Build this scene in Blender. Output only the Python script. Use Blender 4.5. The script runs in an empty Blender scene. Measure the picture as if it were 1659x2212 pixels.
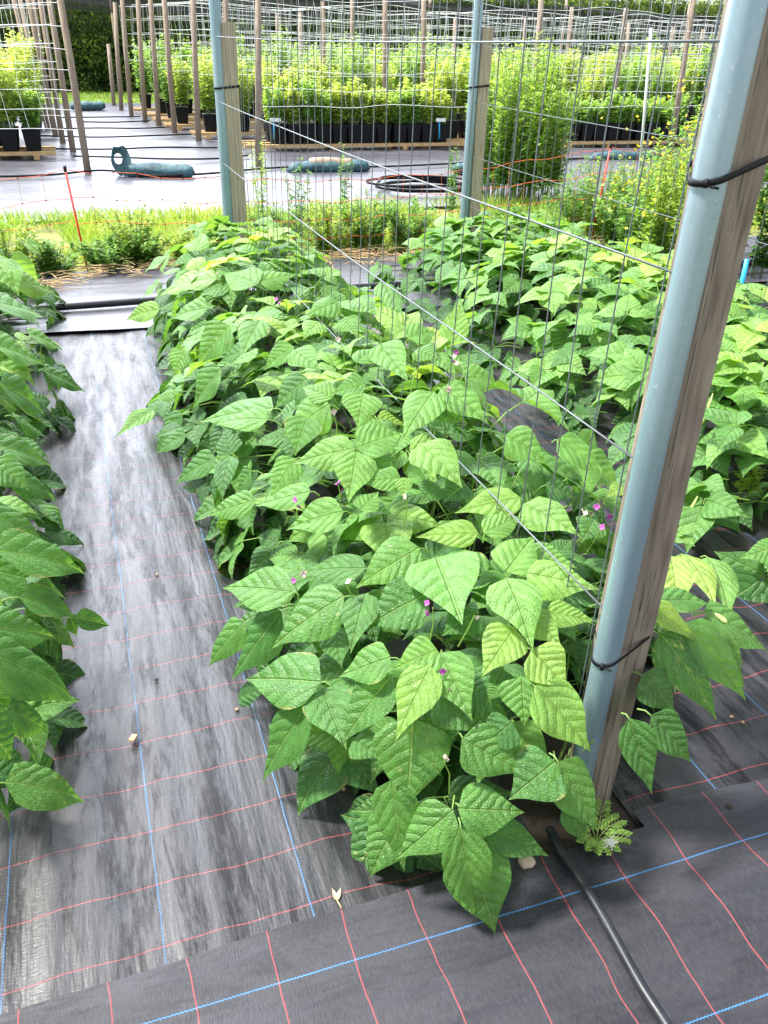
import bpy, math, random
import numpy as np
from mathutils import Vector, Matrix, noise

random.seed(7)
rng = np.random.default_rng(11)
S = bpy.context.scene
COL = S.collection
rad = math.radians

# ------------------------------------------------------------------ camera
PW, PH = 1659.0, 2212.0                      # picture units used for measuring
CAM_H = 1.6
_n = np.array([740 - PW / 2, 4296 - PH / 2]); _r = np.array([118 - PW / 2, 58 - PH / 2])
F = math.sqrt(-(_n @ _r))
_dn = np.array([*_n, F]); _dn /= np.linalg.norm(_dn)
_Y = np.array([*_r, F]); _Y /= np.linalg.norm(_Y)
_Z = -_dn
RC = np.stack([np.cross(_Y, _Z), _Y, _Z])    # world <- camera (x right, y down, z forward)
EYE = np.array([0, 0, CAM_H])
cam_data = bpy.data.cameras.new("camera")
cam = bpy.data.objects.new("camera", cam_data)
COL.objects.link(cam)
c0, c1, c2 = RC @ [1, 0, 0], RC @ [0, -1, 0], RC @ [0, 0, -1]
M4 = Matrix(((c0[0], c1[0], c2[0], 0), (c0[1], c1[1], c2[1], 0), (c0[2], c1[2], c2[2], CAM_H), (0, 0, 0, 1)))
cam.matrix_world = M4
cam_data.sensor_fit = 'VERTICAL'
cam_data.sensor_height = 36
cam_data.lens = F / PH * 36
cam_data.clip_end = 1000
cam_data.clip_start = 0.05
S.camera = cam

# ------------------------------------------------------------------ light
SUN_AZ, SUN_EL = -64.0, 61.0                 # azimuth from +Y, negative = towards -X
w = bpy.data.worlds.new("World"); S.world = w; w.use_nodes = True
nt = w.node_tree; nt.nodes.clear()
out = nt.nodes.new('ShaderNodeOutputWorld'); bg = nt.nodes.new('ShaderNodeBackground')
sky = nt.nodes.new('ShaderNodeTexSky'); sky.sky_type = 'NISHITA'; sky.sun_disc = False
sky.sun_elevation = rad(SUN_EL); sky.sun_rotation = rad(SUN_AZ); sky.dust_density = 3.0; sky.air_density = 1.0
mx = nt.nodes.new('ShaderNodeMix'); mx.data_type = 'RGBA'
tc = nt.nodes.new('ShaderNodeTexCoord'); nz = nt.nodes.new('ShaderNodeTexNoise')
nz.inputs['Scale'].default_value = 2.2; nz.inputs['Detail'].default_value = 5
mr = nt.nodes.new('ShaderNodeMapRange')
mr.inputs['From Min'].default_value = .35; mr.inputs['From Max'].default_value = .6
mr.inputs['To Min'].default_value = .45; mr.inputs['To Max'].default_value = .95
nt.links.new(tc.outputs['Generated'], nz.inputs['Vector'])
nt.links.new(nz.outputs['Fac'], mr.inputs['Value'])
nt.links.new(mr.outputs['Result'], mx.inputs['Factor'])
nt.links.new(sky.outputs['Color'], mx.inputs['A'])
mx.inputs['B'].default_value = (8.4, 8.7, 9.5, 1)
# sky brightened ahead, out of view: added to lay glare on the far mats
dt = nt.nodes.new('ShaderNodeVectorMath'); dt.operation = 'DOT_PRODUCT'
nm_ = nt.nodes.new('ShaderNodeVectorMath'); nm_.operation = 'NORMALIZE'
nt.links.new(tc.outputs['Generated'], nm_.inputs[0]); nt.links.new(nm_.outputs[0], dt.inputs[0])
dt.inputs[1].default_value = Vector((-.10, .90, .34)).normalized()
lb = nt.nodes.new('ShaderNodeMapRange'); lb.interpolation_type = 'SMOOTHSTEP'
lb.inputs['From Min'].default_value = .80; lb.inputs['From Max'].default_value = 1.0
lb.inputs['To Min'].default_value = 1.0; lb.inputs['To Max'].default_value = 8.5
nt.links.new(dt.outputs['Value'], lb.inputs['Value'])
sc_ = nt.nodes.new('ShaderNodeVectorMath'); sc_.operation = 'SCALE'
nt.links.new(mx.outputs['Result'], sc_.inputs[0]); nt.links.new(lb.outputs['Result'], sc_.inputs['Scale'])
nt.links.new(sc_.outputs[0], bg.inputs['Color'])
bg.inputs['Strength'].default_value = 0.075
nt.links.new(bg.outputs['Background'], out.inputs['Surface'])

sd = bpy.data.lights.new("sun", 'SUN'); sun = bpy.data.objects.new("sun", sd); COL.objects.link(sun)
sd.energy = 5.0; sd.angle = rad(8); sd.color = (1, .96, .90)
az, el = rad(SUN_AZ), rad(SUN_EL)
sdir = Vector((math.sin(az) * math.cos(el), math.cos(az) * math.cos(el), math.sin(el)))
sun.rotation_euler = sdir.to_track_quat('Z', 'Y').to_euler()
S.view_settings.view_transform = 'Standard'; S.view_settings.look = 'None'
S.view_settings.exposure = 1.08; S.view_settings.gamma = 1
S.cycles.max_bounces = 6; S.cycles.diffuse_bounces = 3; S.cycles.glossy_bounces = 2
S.cycles.transparent_max_bounces = 12; S.cycles.transmission_bounces = 4

# ------------------------------------------------------------------ measuring helpers
def ray(x, y): return RC @ np.array([x - PW / 2, y - PH / 2, F])
def gp(x, y, z=0.0):
    d = ray(x, y); return EYE + d * ((z - CAM_H) / d[2])
def atY(x, y, Y):
    d = ray(x, y); return EYE + d * (Y / d[1])
def atX(x, y, X):
    d = ray(x, y); return EYE + d * (X / d[0])
def nrm(v):
    v = np.asarray(v, float); return v / (np.linalg.norm(v) + 1e-12)

# ------------------------------------------------------------------ mesh builder
class MB:
    """collects geometry that becomes ONE mesh object"""
    def __init__(s): s.v = []; s.f4 = []; s.f3 = []; s.n = 0; s.uv = []; s.hasuv = False
    def add(s, verts, quads=None, tris=None, uv=None):
        verts = np.asarray(verts, float).reshape(-1, 3)
        if quads is not None and len(quads): s.f4.append(np.asarray(quads, int) + s.n)
        if tris is not None and len(tris): s.f3.append(np.asarray(tris, int) + s.n)
        s.v.append(verts); s.n += len(verts)
        if uv is None: uv = np.zeros((len(verts), 4))
        else: s.hasuv = True
        s.uv.append(uv)
        return s
    def box(s, c, size, rz=0.0, taper=1.0, bev=0.0):
        x, y, z = np.asarray(size) / 2
        P = np.array([[-x, -y, -z], [x, -y, -z], [x, y, -z], [-x, y, -z], [-x * taper, -y * taper, z], [x * taper, -y * taper, z], [x * taper, y * taper, z], [-x * taper, y * taper, z]])
        ca, sa = math.cos(rz), math.sin(rz)
        P = P @ np.array([[ca, sa, 0], [-sa, ca, 0], [0, 0, 1]]) + np.asarray(c)
        return s.add(P, [[0, 3, 2, 1], [4, 5, 6, 7], [0, 1, 5, 4], [1, 2, 6, 5], [2, 3, 7, 6], [3, 0, 4, 7]])
    def tube(s, pts, r, n=8, caps=True):
        pts = np.asarray(pts, float); m = len(pts)
        r = np.broadcast_to(np.asarray(r, float), (m,))
        T = np.gradient(pts, axis=0)
        T /= np.linalg.norm(T, axis=1)[:, None] + 1e-12
        ref = np.array([0, 0, 1.0]) if abs(T[0][2]) < .8 else np.array([0, 1.0, 0])
        A = np.cross(T, ref); A /= np.linalg.norm(A, axis=1)[:, None] + 1e-12
        B = np.cross(T, A)
        th = np.arange(n) * 2 * math.pi / n
        V = pts[:, None, :] + r[:, None, None] * (np.cos(th)[None, :, None] * A[:, None, :] + np.sin(th)[None, :, None] * B[:, None, :])
        q = []
        i = np.arange(m - 1)[:, None]; j = np.arange(n)[None, :]; k = (j + 1) % n
        q = np.stack([i * n + j, (i + 1) * n + j, (i + 1) * n + k, i * n + k], -1).reshape(-1, 4)
        base = s.n
        s.add(V.reshape(-1, 3), q)
        if caps:
            for end, fl in ((0, 1), (m - 1, 0)):
                idx = [end * n + a for a in range(n)]
                tri = [[idx[0], idx[a], idx[a + 1]] if fl else [idx[0], idx[a + 1], idx[a]] for a in range(1, n - 1)]
                s.f3.append(np.asarray(tri, int) + base)
        return s
    def grid(s, G, closed=False):
        G = np.asarray(G, float); a, b = G.shape[:2]
        i = np.arange(a - 1)[:, None]; j = np.arange(b - 1)[None, :]
        q = np.stack([i * b + j, (i + 1) * b + j, (i + 1) * b + j + 1, i * b + j + 1], -1).reshape(-1, 4)
        return s.add(G.reshape(-1, 3), q)
    def build(s, name, mat, parent=None, loc=(0, 0, 0), smooth=True):
        me = bpy.data.meshes.new(name)
        V = np.concatenate(s.v) - np.asarray(loc) if s.v else np.zeros((0, 3))
        q = np.concatenate(s.f4) if s.f4 else np.zeros((0, 4), int)
        t = np.concatenate(s.f3) if s.f3 else np.zeros((0, 3), int)
        me.vertices.add(len(V)); me.vertices.foreach_set('co', V.ravel().astype(np.float32))
        loops = np.concatenate([q.ravel(), t.ravel()])
        me.loops.add(len(loops)); me.loops.foreach_set('vertex_index', loops.astype(np.int32))
        tot = np.concatenate([np.full(len(q), 4), np.full(len(t), 3)])
        st = np.concatenate([[0], np.cumsum(tot)[:-1]]) if len(tot) else tot
        me.polygons.add(len(tot))
        me.polygons.foreach_set('loop_start', st.astype(np.int32))
        try: me.polygons.foreach_set('loop_total', tot.astype(np.int32))
        except Exception: pass
        me.polygons.foreach_set('use_smooth', np.full(len(tot), smooth))
        if s.hasuv:
            at = me.attributes.new('leafuv', 'FLOAT_COLOR', 'POINT')
            at.data.foreach_set('color', np.concatenate(s.uv).astype(np.float32).ravel())
        me.update(calc_edges=True); me.validate()
        me.materials.append(mat)
        o = bpy.data.objects.new(name, me); COL.objects.link(o)
        if parent is not None: o.parent = parent
        else: o.location = loc
        return o

def tag(o, label=None, cat=None, group=None, kind=None):
    if label: o['label'] = label
    if cat: o['category'] = cat
    if group: o['group'] = group
    if kind: o['kind'] = kind
    return o
def empty(name, loc=(0, 0, 0), rz=0.0):
    o = bpy.data.objects.new(name, None); COL.objects.link(o)
    o.location = loc; o.rotation_euler = (0, 0, rz); o.empty_display_size = .1
    return o
def copy_tree(o, parent=None):
    c = o.copy(); COL.objects.link(c)
    c.parent = parent
    for ch in list(o.children): copy_tree(ch, c)
    return c

# ------------------------------------------------------------------ materials
class NT:
    def __init__(s, name):
        s.m = bpy.data.materials.new(name); s.m.use_nodes = True
        s.t = s.m.node_tree; s.t.nodes.clear()
        s.out = s.t.nodes.new('ShaderNodeOutputMaterial')
    def n(s, kind, **kw):
        nd = s.t.nodes.new(kind)
        for k, v in kw.items():
            if k in nd.inputs: s.set(nd.inputs[k], v)
            else: setattr(nd, k, v)
        return nd
    def set(s, inp, v):
        if hasattr(v, 'is_linked') or isinstance(v, bpy.types.NodeSocket): s.t.links.new(v, inp)
        else: inp.default_value = v
    def math(s, op, a, b=0.0, c=None):
        nd = s.t.nodes.new('ShaderNodeMath'); nd.operation = op
        s.set(nd.inputs[0], a); s.set(nd.inputs[1], b)
        if c is not None: s.set(nd.inputs[2], c)
        return nd.outputs[0]
    def mix(s, f, a, b):
        nd = s.t.nodes.new('ShaderNodeMix'); nd.data_type = 'RGBA'
        s.set(nd.inputs['Factor'], f); s.set(nd.inputs['A'], a); s.set(nd.inputs['B'], b)
        return nd.outputs['Result']
    def rng(s, v, a, b, c=0.0, d=1.0):
        nd = s.n('ShaderNodeMapRange'); s.set(nd.inputs['Value'], v)
        for k, x in zip(('From Min', 'From Max', 'To Min', 'To Max'), (a, b, c, d)): nd.inputs[k].default_value = x
        return nd.outputs['Result']
    def coord(s, scale=(1, 1, 1), kind='Object'):
        t = s.n('ShaderNodeTexCoord'); mp = s.n('ShaderNodeMapping')
        s.t.links.new(t.outputs[kind], mp.inputs['Vector']); mp.inputs['Scale'].default_value = scale
        return mp.outputs['Vector']
    def noise(s, vec, scale, detail=3.0, rough=.5, dist=0.0):
        nd = s.n('ShaderNodeTexNoise')
        if vec is not None: s.t.links.new(vec, nd.inputs['Vector'])
        nd.inputs['Scale'].default_value = scale; nd.inputs['Detail'].default_value = detail
        nd.inputs['Roughness'].default_value = rough; nd.inputs['Distortion'].default_value = dist
        return nd.outputs['Fac']
    def bump(s, h, strength=.3, dist=.01, normal=None):
        nd = s.n('ShaderNodeBump'); s.set(nd.inputs['Height'], h)
        nd.inputs['Strength'].default_value = strength; nd.inputs['Distance'].default_value = dist
        if normal is not None: s.t.links.new(normal, nd.inputs['Normal'])
        return nd.outputs['Normal']
    def done(s, shader):
        s.t.links.new(shader, s.out.inputs['Surface']); return s.m
    def pbr(s, color, rough=.6, normal=None, metal=0.0, spec=None, **kw):
        p = s.n('ShaderNodeBsdfPrincipled')
        s.set(p.inputs['Base Color'], color); s.set(p.inputs['Roughness'], rough); s.set(p.inputs['Metallic'], metal)
        if spec is not None: s.set(p.inputs['Specular IOR Level'], spec)
        if normal is not None: s.t.links.new(normal, p.inputs['Normal'])
        return p.outputs['BSDF']

def C(r, g, b): return (r, g, b, 1.0)

def simple(name, col, rough=.6, var=.25, scale=20, bumpd=0.0, metal=0.0, spec=None):
    k = NT(name); v = k.coord()
    n_ = k.noise(v, scale, 4)
    f = k.rng(n_, .3, .7, 1 - var, 1 + var)
    mul = k.n('ShaderNodeVectorMath', operation='SCALE'); mul.inputs[0].default_value = col[:3]
    k.set(mul.inputs['Scale'], f)
    nb = k.bump(n_, .5, bumpd) if bumpd else None
    return k.done(k.pbr(mul.outputs[0], k.rng(n_, .3, .7, rough * .85, min(1, rough * 1.15)), nb, metal, spec))

def bean_leaf_mat():
    k = NT('bean_leaf')
    a = k.n('ShaderNodeAttribute'); a.attribute_name = 'leafuv'
    sep = k.n('ShaderNodeSeparateColor'); k.t.links.new(a.outputs['Color'], sep.inputs['Color'])
    u, v, rnd, tint = sep.outputs['Red'], sep.outputs['Green'], sep.outputs['Blue'], a.outputs['Alpha']
    au = k.math('ABSOLUTE', k.math('MULTIPLY', k.math('SUBTRACT', u, .5), 2.0))
    mid = k.rng(au, .012, .05, 1, 0)
    # lateral veins rise from the midrib toward the tip, wobbling a little
    cb = k.n('ShaderNodeCombineXYZ'); k.set(cb.inputs[0], k.math('MULTIPLY', u, 5.0)); k.set(cb.inputs[1], k.math('MULTIPLY', v, 5.0)); k.set(cb.inputs[2], k.math('MULTIPLY', rnd, 40.0))
    wob = k.noise(cb.outputs[0], 1.0, 2)
    q = k.math('SUBTRACT', v, k.math('MULTIPLY', k.math('POWER', au, 1.25), .36))
    q = k.math('ADD', q, k.math('MULTIPLY', k.math('SUBTRACT', wob, .5), .11))
    tri = k.math('PINGPONG', k.math('MULTIPLY', q, k.math('MULTIPLY_ADD', rnd, 2.0, 5.2)), .5)        # 0 at a vein
    lat = k.rng(tri, .015, .07, 1, 0)
    fine = k.n('ShaderNodeTexVoronoi'); fine.feature = 'DISTANCE_TO_EDGE'
    k.t.links.new(cb.outputs[0], fine.inputs['Vector']); fine.inputs['Scale'].default_value = 4.2
    fv = k.rng(fine.outputs['Distance'], 0.0, .09, 1, 0)
    vein = k.math('MAXIMUM', mid, k.math('MULTIPLY', lat, .6))
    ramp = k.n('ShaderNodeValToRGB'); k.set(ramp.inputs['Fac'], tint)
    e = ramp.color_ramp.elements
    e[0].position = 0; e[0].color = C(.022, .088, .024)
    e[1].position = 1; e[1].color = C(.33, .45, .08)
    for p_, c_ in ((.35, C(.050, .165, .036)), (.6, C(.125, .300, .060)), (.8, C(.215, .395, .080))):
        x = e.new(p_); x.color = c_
    blot = k.noise(cb.outputs[0], .8, 3)
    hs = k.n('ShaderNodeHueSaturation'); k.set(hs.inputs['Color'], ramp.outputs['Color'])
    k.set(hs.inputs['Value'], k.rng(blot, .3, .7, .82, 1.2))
    sick = k.math('MULTIPLY', k.rng(k.noise(cb.outputs[0], 2.4, 4, .6), .6, .68, 0, .55), k.rng(rnd, .74, .9, 0, 1))
    col = k.mix(sick, hs.outputs['Color'], C(.42, .42, .16))
    edge = k.math('MULTIPLY', k.rng(rnd, .1, .2, 1, 0), k.rng(au, .86, .97, 0, .5))
    col = k.mix(edge, col, C(.40, .33, .12))
    col = k.mix(k.math('MULTIPLY', vein, .42), col, C(.30, .46, .16))
    col = k.mix(k.math('MULTIPLY', fv, .16), col, C(.22, .38, .08))
    hgt = k.math('ADD', k.math('MULTIPLY', k.math('SQRT', tri), .68), k.math('MULTIPLY', k.math('MINIMUM', fine.outputs['Distance'], .3), .4))
    hgt = k.math('SUBTRACT', hgt, k.math('MULTIPLY', mid, .5))
    nb = k.bump(hgt, .9, .0095)
    geo = k.n('ShaderNodeNewGeometry')
    col2 = k.mix(geo.outputs['Backfacing'], col, k.mix(.35, col, C(.20, .30, .12)))
    p = k.pbr(col2, k.rng(blot, .3, .7, .40, .54), nb, 0, .5)
    tr = k.n('ShaderNodeBsdfTranslucent')
    tcol = k.n('ShaderNodeMix', data_type='RGBA', blend_type='MULTIPLY'); tcol.inputs['Factor'].default_value = 1
    k.set(tcol.inputs['A'], col); tcol.inputs['B'].default_value = (2.3, 2.0, .9, 1)
    k.set(tr.inputs['Color'], tcol.outputs['Result']); k.t.links.new(nb, tr.inputs['Normal'])
    ms = k.n('ShaderNodeMixShader'); ms.inputs[0].default_value = .36
    k.t.links.new(p, ms.inputs[1]); k.t.links.new(tr.outputs[0], ms.inputs[2])
    return k.done(ms.outputs[0])

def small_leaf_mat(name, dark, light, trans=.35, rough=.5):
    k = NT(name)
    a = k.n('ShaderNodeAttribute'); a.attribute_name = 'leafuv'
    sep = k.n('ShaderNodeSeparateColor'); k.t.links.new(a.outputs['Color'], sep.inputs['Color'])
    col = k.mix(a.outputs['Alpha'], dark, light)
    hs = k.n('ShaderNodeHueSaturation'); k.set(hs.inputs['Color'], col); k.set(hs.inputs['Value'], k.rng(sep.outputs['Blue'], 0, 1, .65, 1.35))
    p = k.pbr(hs.outputs['Color'], rough, None, 0, .35)
    tr = k.n('ShaderNodeBsdfTranslucent')
    tcol = k.n('ShaderNodeMix', data_type='RGBA', blend_type='MULTIPLY'); tcol.inputs['Factor'].default_value = 1
    k.set(tcol.inputs['A'], hs.outputs['Color']); tcol.inputs['B'].default_value = (1.8, 1.7, .9, 1)
    k.set(tr.inputs['Color'], tcol.outputs['Result'])
    ms = k.n('ShaderNodeMixShader'); ms.inputs[0].default_value = trans
    k.t.links.new(p, ms.inputs[1]); k.t.links.new(tr.outputs[0], ms.inputs[2])
    return k.done(ms.outputs[0])

def mat_fabric(name, along, blue0, bstep, red0, rstep, wave=.012, base=.015, rough=(.40, .66), threads=1.0, spec=.5, blots=1.0):
    """black woven ground cover; 'along' is the axis index the blue threads run along (0 = x, 1 = y)"""
    k = NT(name)
    v = k.coord()
    sep = k.n('ShaderNodeSeparateXYZ'); k.t.links.new(v, sep.inputs[0])
    X, Y = sep.outputs[0], sep.outputs[1]
    if along == 0: X, Y = Y, X               # Y now runs along the blue threads
    wv = k.noise(v, 2.3, 2)
    wv2 = k.noise(v, 11, 1)
    off = k.math('ADD', k.math('MULTIPLY', k.math('SUBTRACT', wv, .5), wave * 3.2), k.math('MULTIPLY', k.math('SUBTRACT', wv2, .5), wave * .8))
    def lines(c, c0_, st, hw, o):
        c = k.math('ADD', c, o)
        d = k.math('PINGPONG', k.math('SUBTRACT', c, c0_), st / 2)
        return k.rng(d, hw * .7, hw * 1.25, 1, 0)
    zig = k.math('MULTIPLY', k.math('SUBTRACT', k.math('PINGPONG', Y, .004), .002), .6)
    bl = lines(X, blue0, bstep, .0013, k.math('ADD', k.math('MULTIPLY', off, .25), zig))
    rl = lines(Y, red0, rstep, .0012, off)
    st_r = k.rng(k.math('PINGPONG', X, .0022), .0003, .0012, .35, 1)
    rl = k.math('MULTIPLY', rl, st_r)
    sv = k.coord((1, 1, 1))
    mpx = k.n('ShaderNodeMapping'); k.t.links.new(v, mpx.inputs['Vector'])
    mpx.inputs['Scale'].default_value = (16, 2.2, 4) if along == 1 else (2.2, 16, 4)
    streak = k.noise(mpx.outputs[0], 1.0, 4, .6)
    mpf = k.n('ShaderNodeMapping'); k.t.links.new(v, mpf.inputs['Vector'])
    mpf.inputs['Scale'].default_value = (60, 330, 100) if along == 1 else (330, 60, 100)
    weave = k.noise(mpf.outputs[0], 1.0, 2, .6)
    mpg = k.n('ShaderNodeMapping'); k.t.links.new(v, mpg.inputs['Vector'])
    mpg.inputs['Scale'].default_value = (95, 42, 30) if along == 1 else (42, 95, 30)
    crink = k.noise(mpg.outputs[0], 1.0, 3, .65)
    dust = k.noise(v, 3.5, 5, .62)
    c = k.mix(k.rng(dust, .38, .72, 0, 1), C(base * .5, base * .5, base * .72), C(base * 1.15, base * 1.12, base * 1.5))
    c = k.mix(k.math('MULTIPLY', k.rng(weave, .4, .65, 0, 1), .4), c, C(base * 1.8, base * 1.9, base * 2.2))
    fade = k.rng(dust, .3, .7, 1.0, .55)
    c = k.mix(k.math('MULTIPLY', k.math('MULTIPLY', rl, threads), fade), c, C(.36, .05, .055))
    c = k.mix(k.math('MULTIPLY', k.math('MULTIPLY', bl, threads), fade), c, C(.05, .22, .50))
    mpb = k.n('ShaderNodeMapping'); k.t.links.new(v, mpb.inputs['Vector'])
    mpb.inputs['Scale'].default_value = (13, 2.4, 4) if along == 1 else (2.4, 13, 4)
    blot = k.rng(k.noise(mpb.outputs[0], 1.0, 8, .74, .3), .50, .58, 0, 1)      # dark reflections painted as patches of darker, less glossy mat
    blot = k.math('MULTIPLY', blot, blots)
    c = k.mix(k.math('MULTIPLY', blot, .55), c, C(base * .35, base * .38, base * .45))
    c = k.mix(k.math('MULTIPLY', rl, threads * .5), c, C(.36, .05, .055))
    h = k.math('ADD', k.math('MULTIPLY', weave, .5), k.math('MULTIPLY', crink, .28))
    h = k.math('ADD', h, k.math('MULTIPLY', k.math('MAXIMUM', bl, rl), .45))
    nb = k.bump(streak, .35, .018)
    nb = k.bump(h, .5, .0022, nb)
    r = k.rng(k.math('ADD', k.math('MULTIPLY', streak, .75), k.math('MULTIPLY', crink, .25)), .38, .62, rough[0], rough[1])
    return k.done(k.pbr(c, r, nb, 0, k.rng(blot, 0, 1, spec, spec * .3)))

def wood_mat(name, c1, c2, axis=2, ring=1.0):
    k = NT(name)
    sc = [60, 60, 60]; sc[axis] = 2.6
    v = k.coord(tuple(sc))
    n1 = k.noise(v, 1.0, 5, .62, .6)
    sc2 = [190, 190, 190]; sc2[axis] = 4.5
    n2 = k.noise(k.coord(tuple(sc2)), 1.0, 3, .6)
    vk = [7, 7, 7]; vk[axis] = 1.5
    vor = k.n('ShaderNodeTexVoronoi'); k.t.links.new(k.coord(tuple(vk)), vor.inputs['Vector']); vor.inputs['Scale'].default_value = 1.0
    d = vor.outputs['Distance']
    rings = k.math('SINE', k.math('ADD', k.math('MULTIPLY', d, 30.0 * ring), k.math('MULTIPLY', n1, 7.0)))
    knot = k.rng(d, .05, .13, 1, 0)
    f = k.math('ADD', k.math('MULTIPLY', n1, .7), k.math('MULTIPLY', rings, .05))
    col = k.mix(k.rng(f, .2, .6, 0, 1), c1, c2)
    crack = k.rng(n2, .30, .36, 1, 0)
    col = k.mix(k.math('MULTIPLY', crack, .75), col, C(c1[0] * .25, c1[1] * .25, c1[2] * .25))
    col = k.mix(k.math('MULTIPLY', knot, .6), col, C(c1[0] * .45, c1[1] * .4, c1[2] * .36))
    gl = k.noise(k.coord((3, 3, 1.2)), 1, 3)
    col = k.mix(k.rng(gl, .45, .65, 0, .45), col, C(c1[0] * .75, c1[1] * .68, c1[2] * .62))
    h = k.math('SUBTRACT', k.math('ADD', f, k.math('MULTIPLY', n2, .5)), k.math('MULTIPLY', crack, .8))
    return k.done(k.pbr(col, .78, k.bump(h, .9, .007), 0, .25))

def galv_mat():
    k = NT('galvanised_steel')
    v = k.coord((1, 1, 1))
    vo = k.n('ShaderNodeTexVoronoi'); k.t.links.new(v, vo.inputs['Vector']); vo.inputs['Scale'].default_value = 95
    n1 = k.noise(k.coord((14, 14, 1.6)), 1, 4)
    bw = k.n('ShaderNodeRGBToBW'); k.t.links.new(vo.outputs['Color'], bw.inputs[0])
    f = k.math('ADD', k.math('MULTIPLY', bw.outputs[0], .10), k.math('MULTIPLY', n1, .8))
    col = k.mix(k.rng(f, .3, .75, 0, 1), C(.25, .38, .46), C(.40, .52, .59))
    spot = k.noise(v, 130, 2)
    stain = k.rng(k.noise(k.coord((22, 22, 2.5)), 1, 5, .65), .52, .68, 0, .5)
    col = k.mix(stain, col, C(.26, .33, .37))
    col = k.mix(k.rng(spot, .71, .74, 0, .7), col, C(.75, .8, .82))
    return k.done(k.pbr(col, k.rng(f, .3, .8, .36, .5), k.bump(spot, .15, .001), .55, .5))

M = {}
M['bean'] = bean_leaf_mat()
M['petiole'] = simple('petiole_green', C(.30, .44, .10), .5, .2, 30)
M['stem'] = simple('green_stem', C(.16, .25, .07), .6, .3, 40)
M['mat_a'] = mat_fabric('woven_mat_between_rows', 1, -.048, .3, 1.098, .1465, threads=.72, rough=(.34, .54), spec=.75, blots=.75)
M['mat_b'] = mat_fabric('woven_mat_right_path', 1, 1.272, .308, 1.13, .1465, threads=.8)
M['mat_f'] = mat_fabric('woven_mat_cross_strip', 0, .945, .305, .148, .1535, base=.026, rough=(.42, .62), blots=.3)
M['mat_s'] = mat_fabric('woven_mat_end_strip', 0, 5.33, .42, .05, .22, base=.06, rough=(.34, .5), threads=.4, spec=.8, blots=.3)
M['mat_y'] = mat_fabric('woven_mat_yard', 0, 9.4, .9, .05, .9, base=.085, rough=(.30, .46), threads=.15, spec=1.0, blots=.35)
M['galv'] = galv_mat()
M['wire'] = simple('zinc_wire', C(.14, .16, .175), .5, .15, 60, 0, .4)
M['wirev'] = simple('dull_zinc_wire', C(.17, .20, .215), .45, .2, 60, 0, .4)
M['wood_near'] = wood_mat('weathered_timber', C(.14, .115, .09), C(.38, .33, .265))
M['wood_far'] = wood_mat('pale_timber', C(.38, .31, .22), C(.58, .50, .38))
M['pole'] = wood_mat('grey_pole_timber', C(.26, .20, .155), C(.44, .37, .30))
M['batten'] = simple('new_softwood', C(.56, .38, .18), .7, .25, 9)
M['black'] = simple('black_plastic', C(.008, .009, .011), .55, .3, 40, 0, 0, .2)
M['hose'] = simple('black_hose', C(.013, .016, .021), .42, .3, 30, .0006)
M['soil'] = simple('dark_soil', C(.030, .022, .016), .95, .5, 60, .012)
M['ground'] = simple('field_soil', C(.12, .12, .05), .95, .4, 3, .02)
M['netwhite'] = simple('white_net_twine', C(.80, .86, .86), .5, .05, 5)
M['orange'] = simple('orange_twine', C(.80, .14, .05), .55, .2, 9)
M['red'] = simple('red_plastic', C(.80, .06, .02), .4, .15, 9)
M['knot'] = simple('dark_red_knot', C(.10, .015, .01), .6, .2, 30)
M['straw'] = simple('dry_straw', C(.50, .36, .19), .8, .4, 12)
M['stone'] = simple('pale_stone', C(.46, .36, .27), .85, .25, 40, .006)
M['chip'] = simple('wood_chip', C(.42, .26, .17), .8, .3, 90, .002)
M['dry'] = simple('dry_leaf', C(.50, .38, .20), .7, .3, 70)
M['fluff'] = simple('white_feather', C(.85, .85, .82), .9, .05, 50)
M['bag'] = simple('teal_bag_cloth', C(.045, .115, .14), .65, .45, 16, .03)
M['bagtop'] = simple('teal_bag_sandy_top', C(.34, .26, .2), .7, .35, 9, .004)
M['blue'] = simple('bright_blue_plastic', C(.02, .38, .68), .35, .1, 9)
M['petal'] = simple('purple_petal', C(.42, .08, .36), .5, .3, 90)
M['petalp'] = simple('pale_petal', C(.62, .50, .42), .6, .25, 90)
M['yellow'] = simple('yellow_petal', C(.80, .66, .04), .5, .15, 50)
M['pod'] = simple('bean_pod', C(.34, .46, .14), .45, .15, 40)
M['marrow'] = None
M['weed'] = small_leaf_mat('weed_leaf', C(.07, .19, .035), C(.22, .40, .08))
M['weedy'] = small_leaf_mat('yellow_weed_leaf', C(.15, .30, .04), C(.38, .48, .09))
M['pot_yel'] = small_leaf_mat('potted_leaf_yellow', C(.22, .37, .06), C(.54, .62, .17))
M['pot_grn'] = small_leaf_mat('potted_leaf_green', C(.13, .32, .06), C(.38, .54, .14))
M['bush'] = small_leaf_mat('goldenrod_leaf', C(.06, .19, .04), C(.40, .56, .12))
M['hedge'] = small_leaf_mat('hedge_leaf', C(.035, .095, .022), C(.34, .44, .07), .4, .45)
M['grass'] = small_leaf_mat('grass_blade', C(.17, .32, .05), C(.44, .52, .12))
M['feath'] = small_leaf_mat('feathery_leaf', C(.16, .33, .06), C(.38, .52, .14))

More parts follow.
